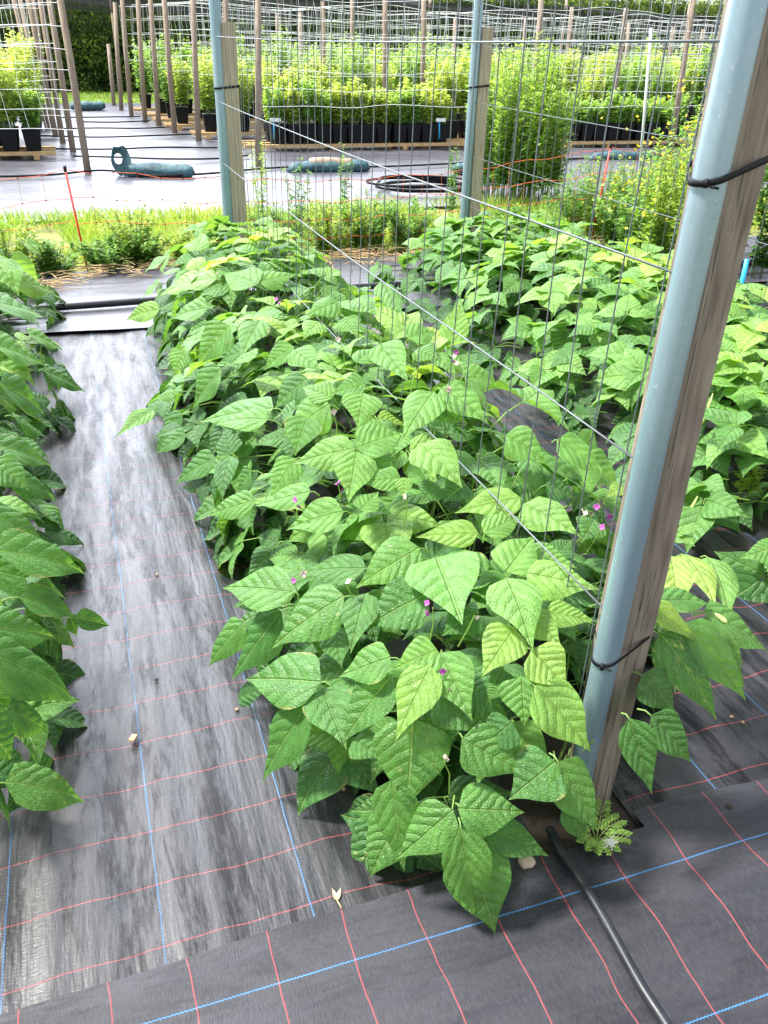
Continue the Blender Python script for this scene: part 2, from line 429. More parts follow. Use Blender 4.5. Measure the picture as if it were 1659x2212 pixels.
# ------------------------------------------------------------------ ground sheets (the setting)
def sheet(name, x0, x1, y0, y1, z, mat, nx=2, ny=2, amp=None, edge=None):
    xs = np.linspace(x0, x1, nx + 1); ys = np.linspace(y0, y1, ny + 1)
    G = np.zeros((nx + 1, ny + 1, 3))
    for i, x in enumerate(xs):
        for j, y in enumerate(ys):
            zz = z + (amp(x, y) if amp else 0)
            yy = y + (edge(x, j, ny) if edge else 0)
            G[i, j] = (x, yy, zz)
    m = MB(); m.grid(G); m.f4 = [f[:, ::-1] for f in m.f4]
    G0 = m.build(name, mat)
    # make sure it faces up
    if G0.data.polygons[0].normal.z < 0: G0.data.flip_normals()
    return tag(G0, kind='structure')

sheet('ground', -300, 300, -20, 500, -.06, M['ground'], 10, 10)
def amp_path(x, y):
    r = noise.noise((x * 6.5, y * .55, 3.1)) * .011 + noise.noise((x * 17, y * 1.5, 8.0)) * .0035 + noise.noise((x * 1.2, y * 1.2, .7)) * .008
    return r + .012
def wob_edge(x, j, ny):
    return noise.noise((x * 2.1, j * .3, 4.4)) * .012 if j in (0, ny) else 0
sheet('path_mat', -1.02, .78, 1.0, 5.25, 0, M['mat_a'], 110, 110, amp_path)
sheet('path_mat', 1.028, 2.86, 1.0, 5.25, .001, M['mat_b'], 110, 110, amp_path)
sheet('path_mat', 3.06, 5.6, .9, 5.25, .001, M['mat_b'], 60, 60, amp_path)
sheet('soil_strip', -3.5, 6.5, .5, 6.6, -.012, M['soil'], 160, 100, lambda x, y: noise.noise((x * 9, y * 9, 1)) * .012 + .020 * math.exp(-((x - .935) / .19) ** 8) * (1 if y > .95 else 0) + .012 * math.exp(-(((x - .88) / .17) ** 4 + ((y - 1.06) / .07) ** 4)))
def amp_front(x, y):
    return noise.noise((x * .9, y * 5.5, 9.1)) * .012 + noise.noise((x * 3, y * 13, 2.0)) * .003 + .03
FE = lambda x, j, ny: (.012 * math.sin(x * 2.4) + noise.noise((x * 5, 1.5, 4.4)) * .008) if j == ny else 0
sheet('cross_strip_mat', -2.6, .70, -.6, 1.05, 0, M['mat_f'], 90, 60, amp_front, FE)
sheet('cross_strip_mat', .70, 1.03, -.6, 1.045, 0, M['mat_f'], 16, 60, amp_front)
sheet('cross_strip_mat', 1.03, 3.6, -.6, 1.085, 0, M['mat_f'], 70, 60, amp_front, FE)
def amp_end(x, y):
    return .035 + noise.noise((x * .8, y * 4, 5)) * .012 + noise.noise((x * 2.5, y * 13, 1)) * .006 - .02 * max(0, (5.5 - y))
sheet('end_strip_mat', -4, 8, 5.17, 6.62, 0, M['mat_s'], 140, 50, amp_end, lambda x, j, ny: noise.noise((x * 1.1, j, 2)) * .05)
def amp_yard(x, y):
    return noise.noise((x * .35, y * 1.7, 3)) * .03 + noise.noise((x * 1.1, y * 5, 6)) * .010 + .02
sheet('yard_mat', -12, 26, 8.75, 23.4, 0, M['mat_y'], 150, 220, amp_yard, lambda x, j, ny: noise.noise((x * .6, 2.2, j * .1)) * .12 if j in (0, ny) else 0)
k_ = M['lawn'] = simple('lawn_turf', C(.13, .20, .035), .95, .4, 2.2, .02)
sheet('lawn', -14, 36, 23.2, 30, -.01, M['lawn'], 30, 10)
sheet('grass_strip', -9, 14, 6.5, 8.9, -.01, simple('strip_turf', C(.20, .22, .06), .95, .45, 6, .02), 60, 12, lambda x, y: noise.noise((x * 2, y * 2, 1)) * .02)

# ------------------------------------------------------------------ leaf geometry
TT = np.array([0, .03, .08, .15, .25, .35, .45, .55, .65, .75, .85, .93, 1.0])
WW = np.array([0.03, .42, .70, .90, 1.0, .985, .89, .73, .53, .325, .16, .075, .0])
def leaf_grid(nl, nw):
    t = np.linspace(0, 1, nl + 1) ** .9; s = np.linspace(-1, 1, nw + 1)
    return t, s, np.interp(t, TT, WW)
LG = {2: leaf_grid(14, 8), 1: leaf_grid(9, 4), 0: leaf_grid(5, 2)}
def leaf(mb, base, axis, normal, L, W, fold=.25, droop=.5, tint=.5, res=1, curl=.2, asym=0.0, roll=0.0):
    t, s, wv = LG[res]
    a = nrm(axis); n = np.asarray(normal, float); n = nrm(n - a * (n @ a)); b = np.cross(a, n)
    # centre line bends: starts raised by droop/2, ends lowered
    dt = np.diff(t, prepend=0)
    ang = droop * (.5 - t ** 1.3)
    cy = np.cumsum(np.cos(ang) * dt) * L; cz = np.cumsum(np.sin(ang) * dt) * L
    T, Sx = np.meshgrid(t, s, indexing='ij')
    wt = wv[:, None] * W / 2
    x = Sx * wt * (1 + asym * np.sign(Sx))
    ax = np.abs(x)
    z = cz[:, None] + fold * ax + .16 * ax * (1 - np.abs(Sx)) - curl * ax ** 2 / (W / 2) * 1.3
    if res >= 1:
        ph = random.random() * 6
        z = z + np.sin((T - .36 * np.abs(Sx) ** 1.3) * 50 + ph) * np.abs(Sx) * (1.05 - np.abs(Sx)) * wt * .08
        z = z + np.sin(T * 11 + ph * 2 + Sx * 1.5) * np.abs(Sx) ** 2 * wt * .09
    y = cy[:, None] - fold * ax * np.sin(ang)[:, None] * .5
    y = np.broadcast_to(y, x.shape)
    tw = roll * (T - .2)
    x2 = x * np.cos(tw) - (z - cz[:, None]) * np.sin(tw); z2 = cz[:, None] + x * np.sin(tw) + (z - cz[:, None]) * np.cos(tw)
    P = np.asarray(base) + x2[..., None] * b + y[..., None] * a + z2[..., None] * n
    nl, nw = len(t), len(s)
    i = np.arange(nl - 1)[:, None]; j = np.arange(nw - 1)[None, :]
    q = np.stack([i * nw + j, i * nw + j + 1, (i + 1) * nw + j + 1, (i + 1) * nw + j], -1).reshape(-1, 4)
    r = random.random()
    uv = np.stack([.5 + .5 * Sx * wv[:, None], T, np.full_like(T, r), np.full_like(T, tint)], -1).reshape(-1, 4)
    mb.add(P.reshape(-1, 3), q, uv=uv)

# ------------------------------------------------------------------ bean rows
class Row:
    def __init__(s, xc, a, h, y0, y1, seed, ramp=False):
        s.ramp = ramp; s.far = False; s.xc, s.a, s.h, s.y0, s.y1, s.seed = xc, a, h, y0, y1, seed
    def F(s, P):
        P = np.asarray(P); x, y, z = P[..., 0], P[..., 1], P[..., 2]
        e = .38
        hh = s.h * (np.interp(y, [.9, 1.5, 2.2, 5.5], [.70, .86, 1.0, .86]) if s.ramp else (np.interp(y, [2.0, 4.2, 6.2], [1.18, 1.08, .84]) if s.far else 1.0)) * (1 + .07 * np.sin(y * 2.9 + s.seed) + .05 * np.sin(y * 6.1 + s.seed * 2))
        aa = s.a * (np.interp(y, [3.0, 5.2], [1.0, .80]) if s.ramp else 1.0) * (1 + .08 * np.sin(y * 3.7 + s.seed * 3))
        endy = np.maximum(0, s.y0 + e - y) / e + np.maximum(0, y - s.y1 + e) / e
        return (np.abs(x - s.xc) / aa) ** 2.2 + (np.maximum(z, 0) / hh) ** 2.2 + endy ** 2.2
    def grad(s, P):
        P = np.asarray(P, float); g = np.zeros(3); e = .004
        for i in range(3):
            d = np.zeros(3); d[i] = e; g[i] = s.F(P + d) - s.F(P - d)
        return nrm(g)
    def hit(s, x, y, sc=1.0):
        d = nrm(ray(x, y)); ts = np.linspace(.5, 9, 2400)
        P = EYE + d * ts[:, None]
        f = s.F(P)
        w_ = np.where((f < sc ** 2.2) & (P[:, 2] > .03))[0]
        if len(w_): return P[w_[0]]
        f = np.where(P[:, 2] > .05, f, 1e9)
        return P[int(np.argmin(f))]
    def surf(s, ang, y, sc):
        """point on the hull at cross angle ang (0 = top), row position y, scale sc"""
        d = np.array([math.sin(ang), math.cos(ang)])
        lo, hi = 0, 2.0
        for _ in range(22):
            m_ = (lo + hi) / 2
            if s.F(np.array([s.xc + d[0] * m_, y, d[1] * m_])) < sc ** 2.2: lo = m_
            else: hi = m_
        return np.array([s.xc + d[0] * lo, y, max(.03, d[1] * lo)])

UP = np.array([0, 0, 1.0])
class Pet:
    def __init__(s, mb): s.mb = mb
    def tube(s, pts, r, n):
        s.mb.tube(pts, r, n, caps=False); k = len(s.mb.uv[-1]); s.mb.uv[-1] = np.tile([[.5, .3, .5, .82]], (k, 1)); s.mb.hasuv = True
class Plant:
    def __init__(s, x, y): s.x, s.y = x, y; s.leaf = MB(); s.pet = Pet(s.leaf); s.stem = MB(); s.extra = []
def mkplants(row, step):
    n = int(round((row.y1 - row.y0 - .3) / step))
    ys = np.linspace(row.y0 + .28, row.y1 - .22, n)
    return [Plant(row.xc + random.uniform(-.05, .05), y) for y in ys]
def nearest(plants, y): return min(plants, key=lambda p: abs(p.y - y))

def petiole(p, P, back, r=.0022, ln=.05):
    e = np.asarray(P) + nrm(back) * ln
    m_ = (np.asarray(P) + e) / 2 + np.array([0, 0, .006])
    p.pet.tube([P, m_, e], [r * .8, r, r * 1.2], 5)

def trifoliate(p, row, P, size, res, tint, face=None, petlen=.08):
    g = row.grad(P)
    hz = nrm([g[0] + random.gauss(0, .35), g[1] + random.gauss(0, .55), 0])
    n_ = nrm(UP * random.uniform(.2, .6) + g * .8 + rng.normal(0, .24, 3))
    if face is not None: n_ = nrm(n_ + face * .35)
    a = hz + np.array([0, 0, random.uniform(-1.5, -.15)])
    a = nrm(a - n_ * (a @ n_))
    b = np.cross(n_, a)
    L = size
    for k in (0, 1, -1):
        th = k * random.uniform(1.15, 1.6)
        ax = a * math.cos(th) + b * math.sin(th)
        if k: ax = nrm(ax - UP * .25)
        nn = nrm(n_ + (ax * .25 if k else 0) + rng.normal(0, .12, 3))
        off = a * (.022 if k == 0 else .004) + ax * .006
        l = L * (1.05 if k == 0 else random.uniform(.86, 1.0))
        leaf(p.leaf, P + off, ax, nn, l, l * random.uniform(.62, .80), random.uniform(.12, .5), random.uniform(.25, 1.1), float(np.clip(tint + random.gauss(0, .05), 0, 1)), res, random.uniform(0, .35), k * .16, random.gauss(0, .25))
    if res >= 1:
        root = np.array([p.x + random.uniform(-.03, .03), p.y + random.uniform(-.05, .05), max(.05, P[2] * random.uniform(.3, .75))])
        d = root - P
        e = P + nrm(d) * min(np.linalg.norm(d), petlen * 1.9)
        m_ = (P + e) / 2 + np.array([0, 0, .012])
        p.pet.tube([P + a * .022, P, m_, e], [.0014, .0018, .0022, .0026], 5)

def fill(row, plants, per, res_f, smax_f, size=(.085, .13), view=None):
    for p in plants:
        step = (row.y1 - row.y0) / len(plants)
        for i in range(per):
            ang = random.uniform(-1.72, 1.72)
            y = p.y + random.uniform(-.62, .62) * step
            if p is plants[0] and random.random() < .5: y = p.y - random.uniform(0, .3)
            y = min(max(y, row.y0 + .04), row.y1 - .04)
            smax = smax_f(y) if (row is not mid or ang < .35 or y < 1.8) else 1.0
            u = random.random()
            sc = smax * (1 - .62 * u ** 1.6)
            P = row.surf(ang, y, sc)
            if row is left and P[1] < 1.45 and P[0] > -.62: continue
            if row is mid and ((P[0] > .60 and P[1] < 1.13) or (P[0] > .80 and P[1] < 1.30) or (P[0] > 1.0 and P[1] < 1.42)): continue
            if P[2] < .05: P[2] = random.uniform(.04, .12)
            t = .20 + .56 * (sc / smax - .4) / .6 * (P[2] / row.h) + random.gauss(0, .12)  # lower and inner leaves get a darker tint, shade put into the colour
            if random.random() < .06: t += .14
            trifoliate(p, row, P, random.uniform(*size) * (.8 + .25 * sc), res_f(y), t)

def finish_plants(row, plants, label_f, group, stems=True):
    objs = []
    for i, p in enumerate(plants):
        root = empty('bean_plant', (p.x, p.y, 0))
        lab = label_f(i, p)
        tag(root, lab, 'bean plant', group)
        lo = (p.x, p.y, 0)
        p.leaf.build('foliage', M['bean'], root, lo)
        # woody main stems fork from the soil
        st = p.stem
        for q in range(4):
            a = random.uniform(0, 6.28); r = random.uniform(.08, .24)
            top = np.array([p.x + r * math.cos(a) * 1.2, p.y + r * math.sin(a) * .8, random.uniform(.25, .42)])
            b0 = np.array([p.x, p.y, -.03])
            st.tube([b0, b0 * .6 + top * .4 + np.array([0, 0, .05]), top], [.0055, .0042, .0025], 6)
        st.build('stem', M['stem'], root, lo)
        for (nm, mb, mt) in p.extra: mb.build(nm, mt, root, lo)
        objs.append(root)
    return objs

mid = Row(.87, .62, .69, .92, 5.6, .4, True)
right = Row(2.93, .96, .47, 1.5, 6.3, 2.1)
right.far = True
left = Row(-.88, .66, .60, .9, 6.3, 4.0)
mid_p = mkplants(mid, .29); right_p = mkplants(right, .30); left_p = mkplants(left, .30)

# measured leaflets of the near plants: (base x, base y, tip x, tip y, width, tint, layer)
def c7(*r): return (431 + r[0] * .5196, 1149.5 + r[1] * .5196, 431 + r[2] * .5196, 1149.5 + r[3] * .5196, r[4] * .5196, r[5], r[6])
def c5(*r): return (335 + r[0] * .4330, 479 + r[1] * .4330, 335 + r[2] * .4330, 479 + r[3] * .4330, r[4] * .4330, r[5], r[6])
def c6(*r): return (862 + r[0] * .4803, 479 + r[1] * .4803, 862 + r[2] * .4803, 479 + r[3] * .4803, r[4] * .4803, r[5], r[6])
def c3(*r): return (1293 + r[0] * .3247, 1006 + r[1] * .3247, 1293 + r[2] * .3247, 1006 + r[3] * .3247, r[4] * .3247, r[5], r[6])
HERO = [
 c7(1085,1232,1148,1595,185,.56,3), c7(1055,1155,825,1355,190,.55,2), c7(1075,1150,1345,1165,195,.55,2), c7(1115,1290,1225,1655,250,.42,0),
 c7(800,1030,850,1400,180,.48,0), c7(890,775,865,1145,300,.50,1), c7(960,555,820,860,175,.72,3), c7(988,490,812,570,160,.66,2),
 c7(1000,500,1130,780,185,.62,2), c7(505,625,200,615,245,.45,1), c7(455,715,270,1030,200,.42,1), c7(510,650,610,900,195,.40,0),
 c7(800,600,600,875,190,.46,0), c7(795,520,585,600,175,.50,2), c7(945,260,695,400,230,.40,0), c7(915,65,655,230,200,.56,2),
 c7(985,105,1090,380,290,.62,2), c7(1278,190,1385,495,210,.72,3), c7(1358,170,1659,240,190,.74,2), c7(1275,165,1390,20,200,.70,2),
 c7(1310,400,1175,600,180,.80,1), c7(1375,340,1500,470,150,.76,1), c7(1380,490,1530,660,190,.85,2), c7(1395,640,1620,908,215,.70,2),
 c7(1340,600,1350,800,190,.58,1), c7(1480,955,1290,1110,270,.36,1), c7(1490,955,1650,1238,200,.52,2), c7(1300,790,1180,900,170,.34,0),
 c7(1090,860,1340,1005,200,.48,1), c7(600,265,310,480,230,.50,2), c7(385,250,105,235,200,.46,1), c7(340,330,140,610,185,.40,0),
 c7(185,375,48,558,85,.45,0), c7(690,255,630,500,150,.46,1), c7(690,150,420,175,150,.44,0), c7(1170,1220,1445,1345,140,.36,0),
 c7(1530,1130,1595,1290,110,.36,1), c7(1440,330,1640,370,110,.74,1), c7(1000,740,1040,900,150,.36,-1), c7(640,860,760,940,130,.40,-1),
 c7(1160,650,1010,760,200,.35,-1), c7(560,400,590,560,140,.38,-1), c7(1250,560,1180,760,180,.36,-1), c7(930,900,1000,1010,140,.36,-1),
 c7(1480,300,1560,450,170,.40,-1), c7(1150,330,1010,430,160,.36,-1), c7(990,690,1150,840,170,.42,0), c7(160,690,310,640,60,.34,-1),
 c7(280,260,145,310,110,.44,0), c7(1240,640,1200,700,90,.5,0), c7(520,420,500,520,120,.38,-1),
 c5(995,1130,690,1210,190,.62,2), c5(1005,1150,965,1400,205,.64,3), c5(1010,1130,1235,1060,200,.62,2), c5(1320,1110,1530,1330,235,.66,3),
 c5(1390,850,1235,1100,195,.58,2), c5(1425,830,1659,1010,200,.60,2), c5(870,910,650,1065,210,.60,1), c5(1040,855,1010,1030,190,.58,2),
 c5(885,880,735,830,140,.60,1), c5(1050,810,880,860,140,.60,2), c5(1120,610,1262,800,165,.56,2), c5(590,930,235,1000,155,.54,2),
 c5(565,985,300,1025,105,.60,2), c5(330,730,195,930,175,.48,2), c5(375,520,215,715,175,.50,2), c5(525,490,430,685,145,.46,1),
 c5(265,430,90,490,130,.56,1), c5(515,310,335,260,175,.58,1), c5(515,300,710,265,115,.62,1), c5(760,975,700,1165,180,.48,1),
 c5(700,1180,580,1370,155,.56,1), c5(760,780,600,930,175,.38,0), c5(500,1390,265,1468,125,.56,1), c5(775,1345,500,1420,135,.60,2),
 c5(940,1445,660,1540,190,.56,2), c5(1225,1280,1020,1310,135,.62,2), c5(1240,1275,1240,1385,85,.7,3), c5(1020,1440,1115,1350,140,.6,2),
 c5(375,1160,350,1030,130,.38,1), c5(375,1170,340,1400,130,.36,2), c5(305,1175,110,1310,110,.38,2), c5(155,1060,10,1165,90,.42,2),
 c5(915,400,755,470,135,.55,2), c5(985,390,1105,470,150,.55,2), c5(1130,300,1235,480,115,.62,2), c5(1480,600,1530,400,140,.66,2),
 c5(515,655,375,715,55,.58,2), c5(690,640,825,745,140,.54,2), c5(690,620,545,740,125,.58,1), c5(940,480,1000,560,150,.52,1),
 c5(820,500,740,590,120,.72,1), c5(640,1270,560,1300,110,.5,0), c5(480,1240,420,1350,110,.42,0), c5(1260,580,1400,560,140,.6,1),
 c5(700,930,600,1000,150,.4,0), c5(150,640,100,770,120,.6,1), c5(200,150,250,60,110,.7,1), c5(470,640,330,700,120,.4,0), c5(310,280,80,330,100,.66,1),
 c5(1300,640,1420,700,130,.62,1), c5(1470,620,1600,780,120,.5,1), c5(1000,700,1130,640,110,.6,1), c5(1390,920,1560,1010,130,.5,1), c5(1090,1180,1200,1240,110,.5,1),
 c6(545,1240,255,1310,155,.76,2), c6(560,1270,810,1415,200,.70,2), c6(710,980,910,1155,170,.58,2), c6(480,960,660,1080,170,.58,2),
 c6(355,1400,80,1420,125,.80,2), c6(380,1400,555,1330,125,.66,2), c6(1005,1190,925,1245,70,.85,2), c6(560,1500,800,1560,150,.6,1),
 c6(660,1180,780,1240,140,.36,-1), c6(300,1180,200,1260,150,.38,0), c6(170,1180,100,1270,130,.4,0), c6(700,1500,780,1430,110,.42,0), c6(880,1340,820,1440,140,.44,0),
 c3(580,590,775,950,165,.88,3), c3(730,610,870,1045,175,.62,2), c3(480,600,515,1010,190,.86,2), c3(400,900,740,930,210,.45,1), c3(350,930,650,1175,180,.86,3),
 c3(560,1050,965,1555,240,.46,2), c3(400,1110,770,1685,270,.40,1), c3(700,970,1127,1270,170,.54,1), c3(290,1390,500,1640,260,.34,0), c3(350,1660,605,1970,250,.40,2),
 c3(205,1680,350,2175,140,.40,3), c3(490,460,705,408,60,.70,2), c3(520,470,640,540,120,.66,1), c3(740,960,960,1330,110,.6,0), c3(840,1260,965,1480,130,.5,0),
 (330,885,252,943,30,.70,2), (345,668,275,692,32,.72,2), (430,600,345,640,55,.72,1), (380,850,335,862,14,.6,1), (395,895,340,975,45,.45,1),
]
def place_hero(row, plants, h, extra_off=0.0):
    bx, by, tx, ty, wd, tint, lay = h
    B = row.hit(bx, by, 1.0 + .035 * lay); T = row.hit(tx, ty, .98 + .035 * lay)
    L = np.linalg.norm(T - B)
    dB = np.linalg.norm(B - EYE)
    chord = math.hypot(tx - bx, ty - by) * dB / F          # length if square on to the view
    want = min(max(L, chord * 1.02), max(chord * 1.35, .06))
    dT = nrm(ray(tx, ty)); ts = np.linspace(.5, 9, 1800)
    # tip along its own sight line at a plausible leaf length, nearest to the hull and below the base
    D = np.linalg.norm(EYE + dT * ts[:, None] - B, axis=1)
    i = int(np.argmin(np.abs(D - want) + .3 * np.abs(ts - np.linalg.norm(T - EYE))))
    T = EYE + dT * ts[i]
    if T[2] < .03:
        T = EYE + dT * ((.03 - CAM_H) / dT[2])
    L = np.linalg.norm(T - B)
    W = min(max(wd * dB / F * 1.06, L * .45), L * 1.05)
    g = row.grad(B); view = nrm(EYE - B)
    n_ = nrm(UP * .45 + g * .4 + view * .6 + rng.normal(0, .1, 3))
    p = nearest(plants, B[1])
    leaf(p.leaf, B, T - B, n_, L * 1.03, W, random.uniform(.08, .3), random.uniform(.15, .6), tint + random.gauss(0, .03), 2, random.uniform(.05, .3), 0, random.gauss(0, .15))
    petiole(p, B + nrm(T - B) * .004, -(T - B) * .35 - g * .09 + rng.normal(0, .012, 3), .0017, random.uniform(.02, .045))
for h in HERO: place_hero(mid, mid_p, h)
LHERO = [(10,1690,178,1737,98,.48,2), (-60,1400,155,1522,115,.50,2), (-60,1355,118,1380,70,.46,1), (15,1530,104,1582,80,.44,1), (160,1335,235,1352,44,.44,2), (150,1330,165,1375,30,.4,1),
 (40,1290,158,1335,48,.46,1), (-10,1190,180,1243,55,.48,2), (-40,1100,110,1190,90,.46,1), (0,1020,120,1090,60,.44,1), (-10,960,110,1010,60,.46,1), (30,900,105,950,50,.44,1),
 (95,800,185,850,26,.44,2), (60,860,110,870,50,.3,0), (0,830,95,900,90,.44,1), (20,600,118,635,60,.8,2), (20,560,85,625,65,.72,1), (-10,560,40,640,70,.66,1), (-40,1230,140,1300,60,.46,0),
 (-30,650,100,690,90,.5,1), (-20,740,95,790,80,.56,1), (60,720,135,758,34,.6,1), (-20,1000,60,1060,90,.5,2), (-40,1460,60,1500,120,.4,0), (-50,1560,20,1640,120,.36,0)]
for h in LHERO: place_hero(left, left_p, h)

fill(mid, mid_p, 58, lambda y: 2 if y < 2.8 else 1, lambda y: .82 if y < 2.3 else (.92 if y < 3.2 else 1.0), (.115, .17))
fill(right, right_p, 58, lambda y: 1, lambda y: 1.0, (.14, .195))
fill(left, left_p, 36, lambda y: 1, lambda y: .93, (.11, .16))

# flowers and pods of the near plants
def flower(mb, P, s=.011):
    d = nrm(rng.normal(0, 1, 3) + np.array([-.4, -.6, .5]))
    n0 = nrm(np.cross(d, UP)); 
    for a in (0, 1.6, 3.2, 4.6):
        ax = nrm(n0 * math.cos(a) + np.cross(d, n0) * math.sin(a) + d * .35)
        leaf(mb, P, ax, d, s * 1.3, s * 1.25, .3, .9, .5, 1, .5)
def cluster(p, P, mats, n=3, stalk=True):
    for mt in mats:
        mb = MB()
        for _ in range(n):
            mb = MB(); flower(mb, P + rng.normal(0, .009, 3) + np.array([0, 0, .006]), random.uniform(.006, .0105))
            mb.hasuv = False
            p.extra.append(('flower', mb, M[mt]))
    e = P + np.array([random.uniform(-.01, .03), random.uniform(.0, .05), -.11])
    p.pet.tube([P, (P + e) / 2 + np.array([.006, 0, .01]), e], [.0012, .0016, .0018], 5)
for (x, y, ms, lay) in [(935, 1312, ('petal',), 5), (964, 1480, ('petal',), 2), (1275, 1105, ('petal', 'petalp'), 3), (1305, 1132, ('petal',), 2), (641, 1100, ('petal',), 4),
                        (735, 735, ('petalp',), 4), (818, 720, ('petalp',), 4), (877, 1078, ('petalp',), 6), (958, 1645, ('petalp',), 3), (750, 1268, ('petalp',), 3), (634, 1256, ('petalp', 'petal'), 3),
                        (960, 850, ('petalp',), 4), (982, 790, ('petal', 'petalp'), 5), (720, 890, ('petalp',), 4), (730, 1045, ('petal',), 4), (600, 648, ('petal',), 4), (1025, 1330, ('petalp',), 4), (466, 590, ('petalp',), 4)]:
    P = mid.hit(x, y, 1.0 + .035 * lay)
    cluster(nearest(mid_p, P[1]), P, ms, 2 if ms[0] == 'petal' else 1)
def pod(row, plants, x, y, x2, y2, lay=1):
    A = row.hit(x, y, 1.0 + .03 * lay); p = nearest(plants, A[1])
    d = nrm(ray(x2, y2)); B = EYE + d * np.linalg.norm(A - EYE) * 1.0
    m_ = (A + B) / 2 + np.array([.006, 0, -.006])
    mb = MB(); mb.tube([A, A * .75 + B * .25 + (m_ - (A + B) / 2) * .7, m_, A * .25 + B * .75 + (m_ - (A + B) / 2) * .7, B], [.002, .006, .0068, .0062, .001], 8)
    p.extra.append(('pod', mb, M['pod']))
pod(right, right_p, 1507, 1072, 1470, 1128)
pod(mid, mid_p, 1545, 1325, 1570, 1345, 3)
pod(right, right_p, 1540, 850, 1508, 930, 2)

ORD = ['first', 'second', 'third', 'fourth', 'fifth', 'sixth', 'seventh', 'eighth', 'ninth', 'tenth', 'eleventh', 'twelfth', 'thirteenth', 'fourteenth', 'fifteenth', 'sixteenth', 'seventeenth', 'eighteenth', 'nineteenth', 'twentieth']
def lab_mid(i, p):
    if i == 0: return 'bushy bean plant at the foot of the big pipe post, leaves lying on the mat'
    return f'bushy bean plant in the row under the near trellis, {ORD[i]} from the pipe post'
def lab_right(i, p): return f'bushy bean plant in the row beyond the near trellis, {ORD[len(right_p)-1-i]} from its far post'
def lab_left(i, p): return f'bushy bean plant in the row along the left edge, {ORD[len(left_p)-1-i]} from the straw end'
finish_plants(mid, mid_p, lab_mid, 'bean plants of the middle row')
finish_plants(right, right_p, lab_right, 'bean plants of the right row')
finish_plants(left, left_p, lab_left, 'bean plants of the left row')

# ------------------------------------------------------------------ posts and trellis panels
def rounded_square(c, hw, r, n=4):
    pts = []
    for qx, qy, a0 in ((1, 1, 0), (-1, 1, 90), (-1, -1, 180), (1, -1, 270)):
        for i in range(n + 1):
            a = rad(a0 + 90 * i / n)
            pts.append((c[0] + qx * (hw - r) + r * math.cos(a), c[1] + qy * (hw - r) + r * math.sin(a)))
    return np.array(pts)
def timber(mb, x, y, z0, z1, hw, r=.012, lean=0.0, rings=22):
    base = rounded_square((0, 0), hw, r)
    G = []
    zs = list(np.linspace(z0, z1 - .01, rings)) + [z1]
    for i, z in enumerate(zs):
        k = 1.0 if i < len(zs) - 1 else .93
        G.append([(x + lean * z + q[0] * k + .002 * math.sin(z * 5 + q[1] * 40), y + q[1] * k + .002 * math.cos(z * 6), z + (.004 * math.sin(q[0] * 70 + q[1] * 30) if i >= len(zs) - 2 else 0)) for q in np.vstack([base, base[:1]])])
    mb.grid(np.array(G))
    n = len(base)
    top = np.array(G[-1])[:n]
    c = top.mean(0)
    mb.add(np.vstack([top, c]), tris=[[i, (i + 1) % n, n] for i in range(n)])
def pipe_post(px, py, wx, wy, zp, zw, rp, hw, wood, name_lab, wood_lab, ties, detail=24, lean=0.0):
    o = empty('pipe_post', (px, py, 0)); tag(o, name_lab, 'post', 'galvanised pipe posts')
    m = MB(); m.tube([(px + lean * z, py, z) for z in np.linspace(-.1, zp, 8)], rp, detail)
    m.build('pipe', M['galv'], o, (px, py, 0))
    t = MB(); timber(t, wx, wy, -.1, zw, hw, lean=lean)
    w_ = t.build('timber_post', wood, None, (wx, wy, 0)); tag(w_, wood_lab, 'timber post', 'timber posts behind the pipes')
    return o, w_
def zip_tie(o_lab, px, py, rp, wx, wy, hw, z, tilt=0.0, band=.0024, name='zip_tie'):
    # strap loop = convex wrap around pipe and timber
    pts = []
    for a in np.linspace(0, 2 * math.pi, 24, endpoint=False): pts.append((px + (rp + band * .6) * math.cos(a), py + (rp + band * .6) * math.sin(a)))
    for q in rounded_square((wx, wy), hw + band * .6, .012): pts.append(tuple(q))
    pts = sorted(set(pts))
    def half(ps):
        h = []
        for q in ps:
            while len(h) >= 2 and (h[-1][0] - h[-2][0]) * (q[1] - h[-2][1]) - (h[-1][1] - h[-2][1]) * (q[0] - h[-2][0]) <= 0: h.pop()
            h.append(q)
        return h
    hull = half(pts)[:-1] + half(pts[::-1])[:-1]
    c = np.mean(hull, axis=0)
    loop = [(q[0], q[1], z + tilt * (q[0] - px)) for q in hull] ; loop.append(loop[0])
    L = np.array(loop); hb = band * 2.1
    inn = L.copy(); inn[:, :2] = L[:, :2]
    outp = L.copy(); outp[:, :2] += (L[:, :2] - c) / (np.linalg.norm(L[:, :2] - c, axis=1)[:, None]) * band
    up = np.array([0, 0, hb])
    G = np.stack([inn - up, outp - up, outp + up, inn + up, inn - up], 1)
    m = MB(); m.grid(G)
    # ratchet head on the side that faces the path
    k = int(np.argmin([(q[0] - px) * .62 + (q[1] - py) * .78 for q in hull]))
    hp = np.array([*hull[k], loop[k][2]]); 
    o = m.build(name, M['black'], None, (px, py, z)); tag(o, o_lab, 'zip tie', 'black zip ties')
    h = MB(); h.box(hp + np.array([-.002, -.003, 0]), (.008, .007, .012), .6); h.tube([hp + np.array([.004, -.006, -.004]), hp + np.array([.014, -.014, -.006])], .002, 4)
    h.build('ratchet_head', M['black'], o, (px, py, z))
    return o

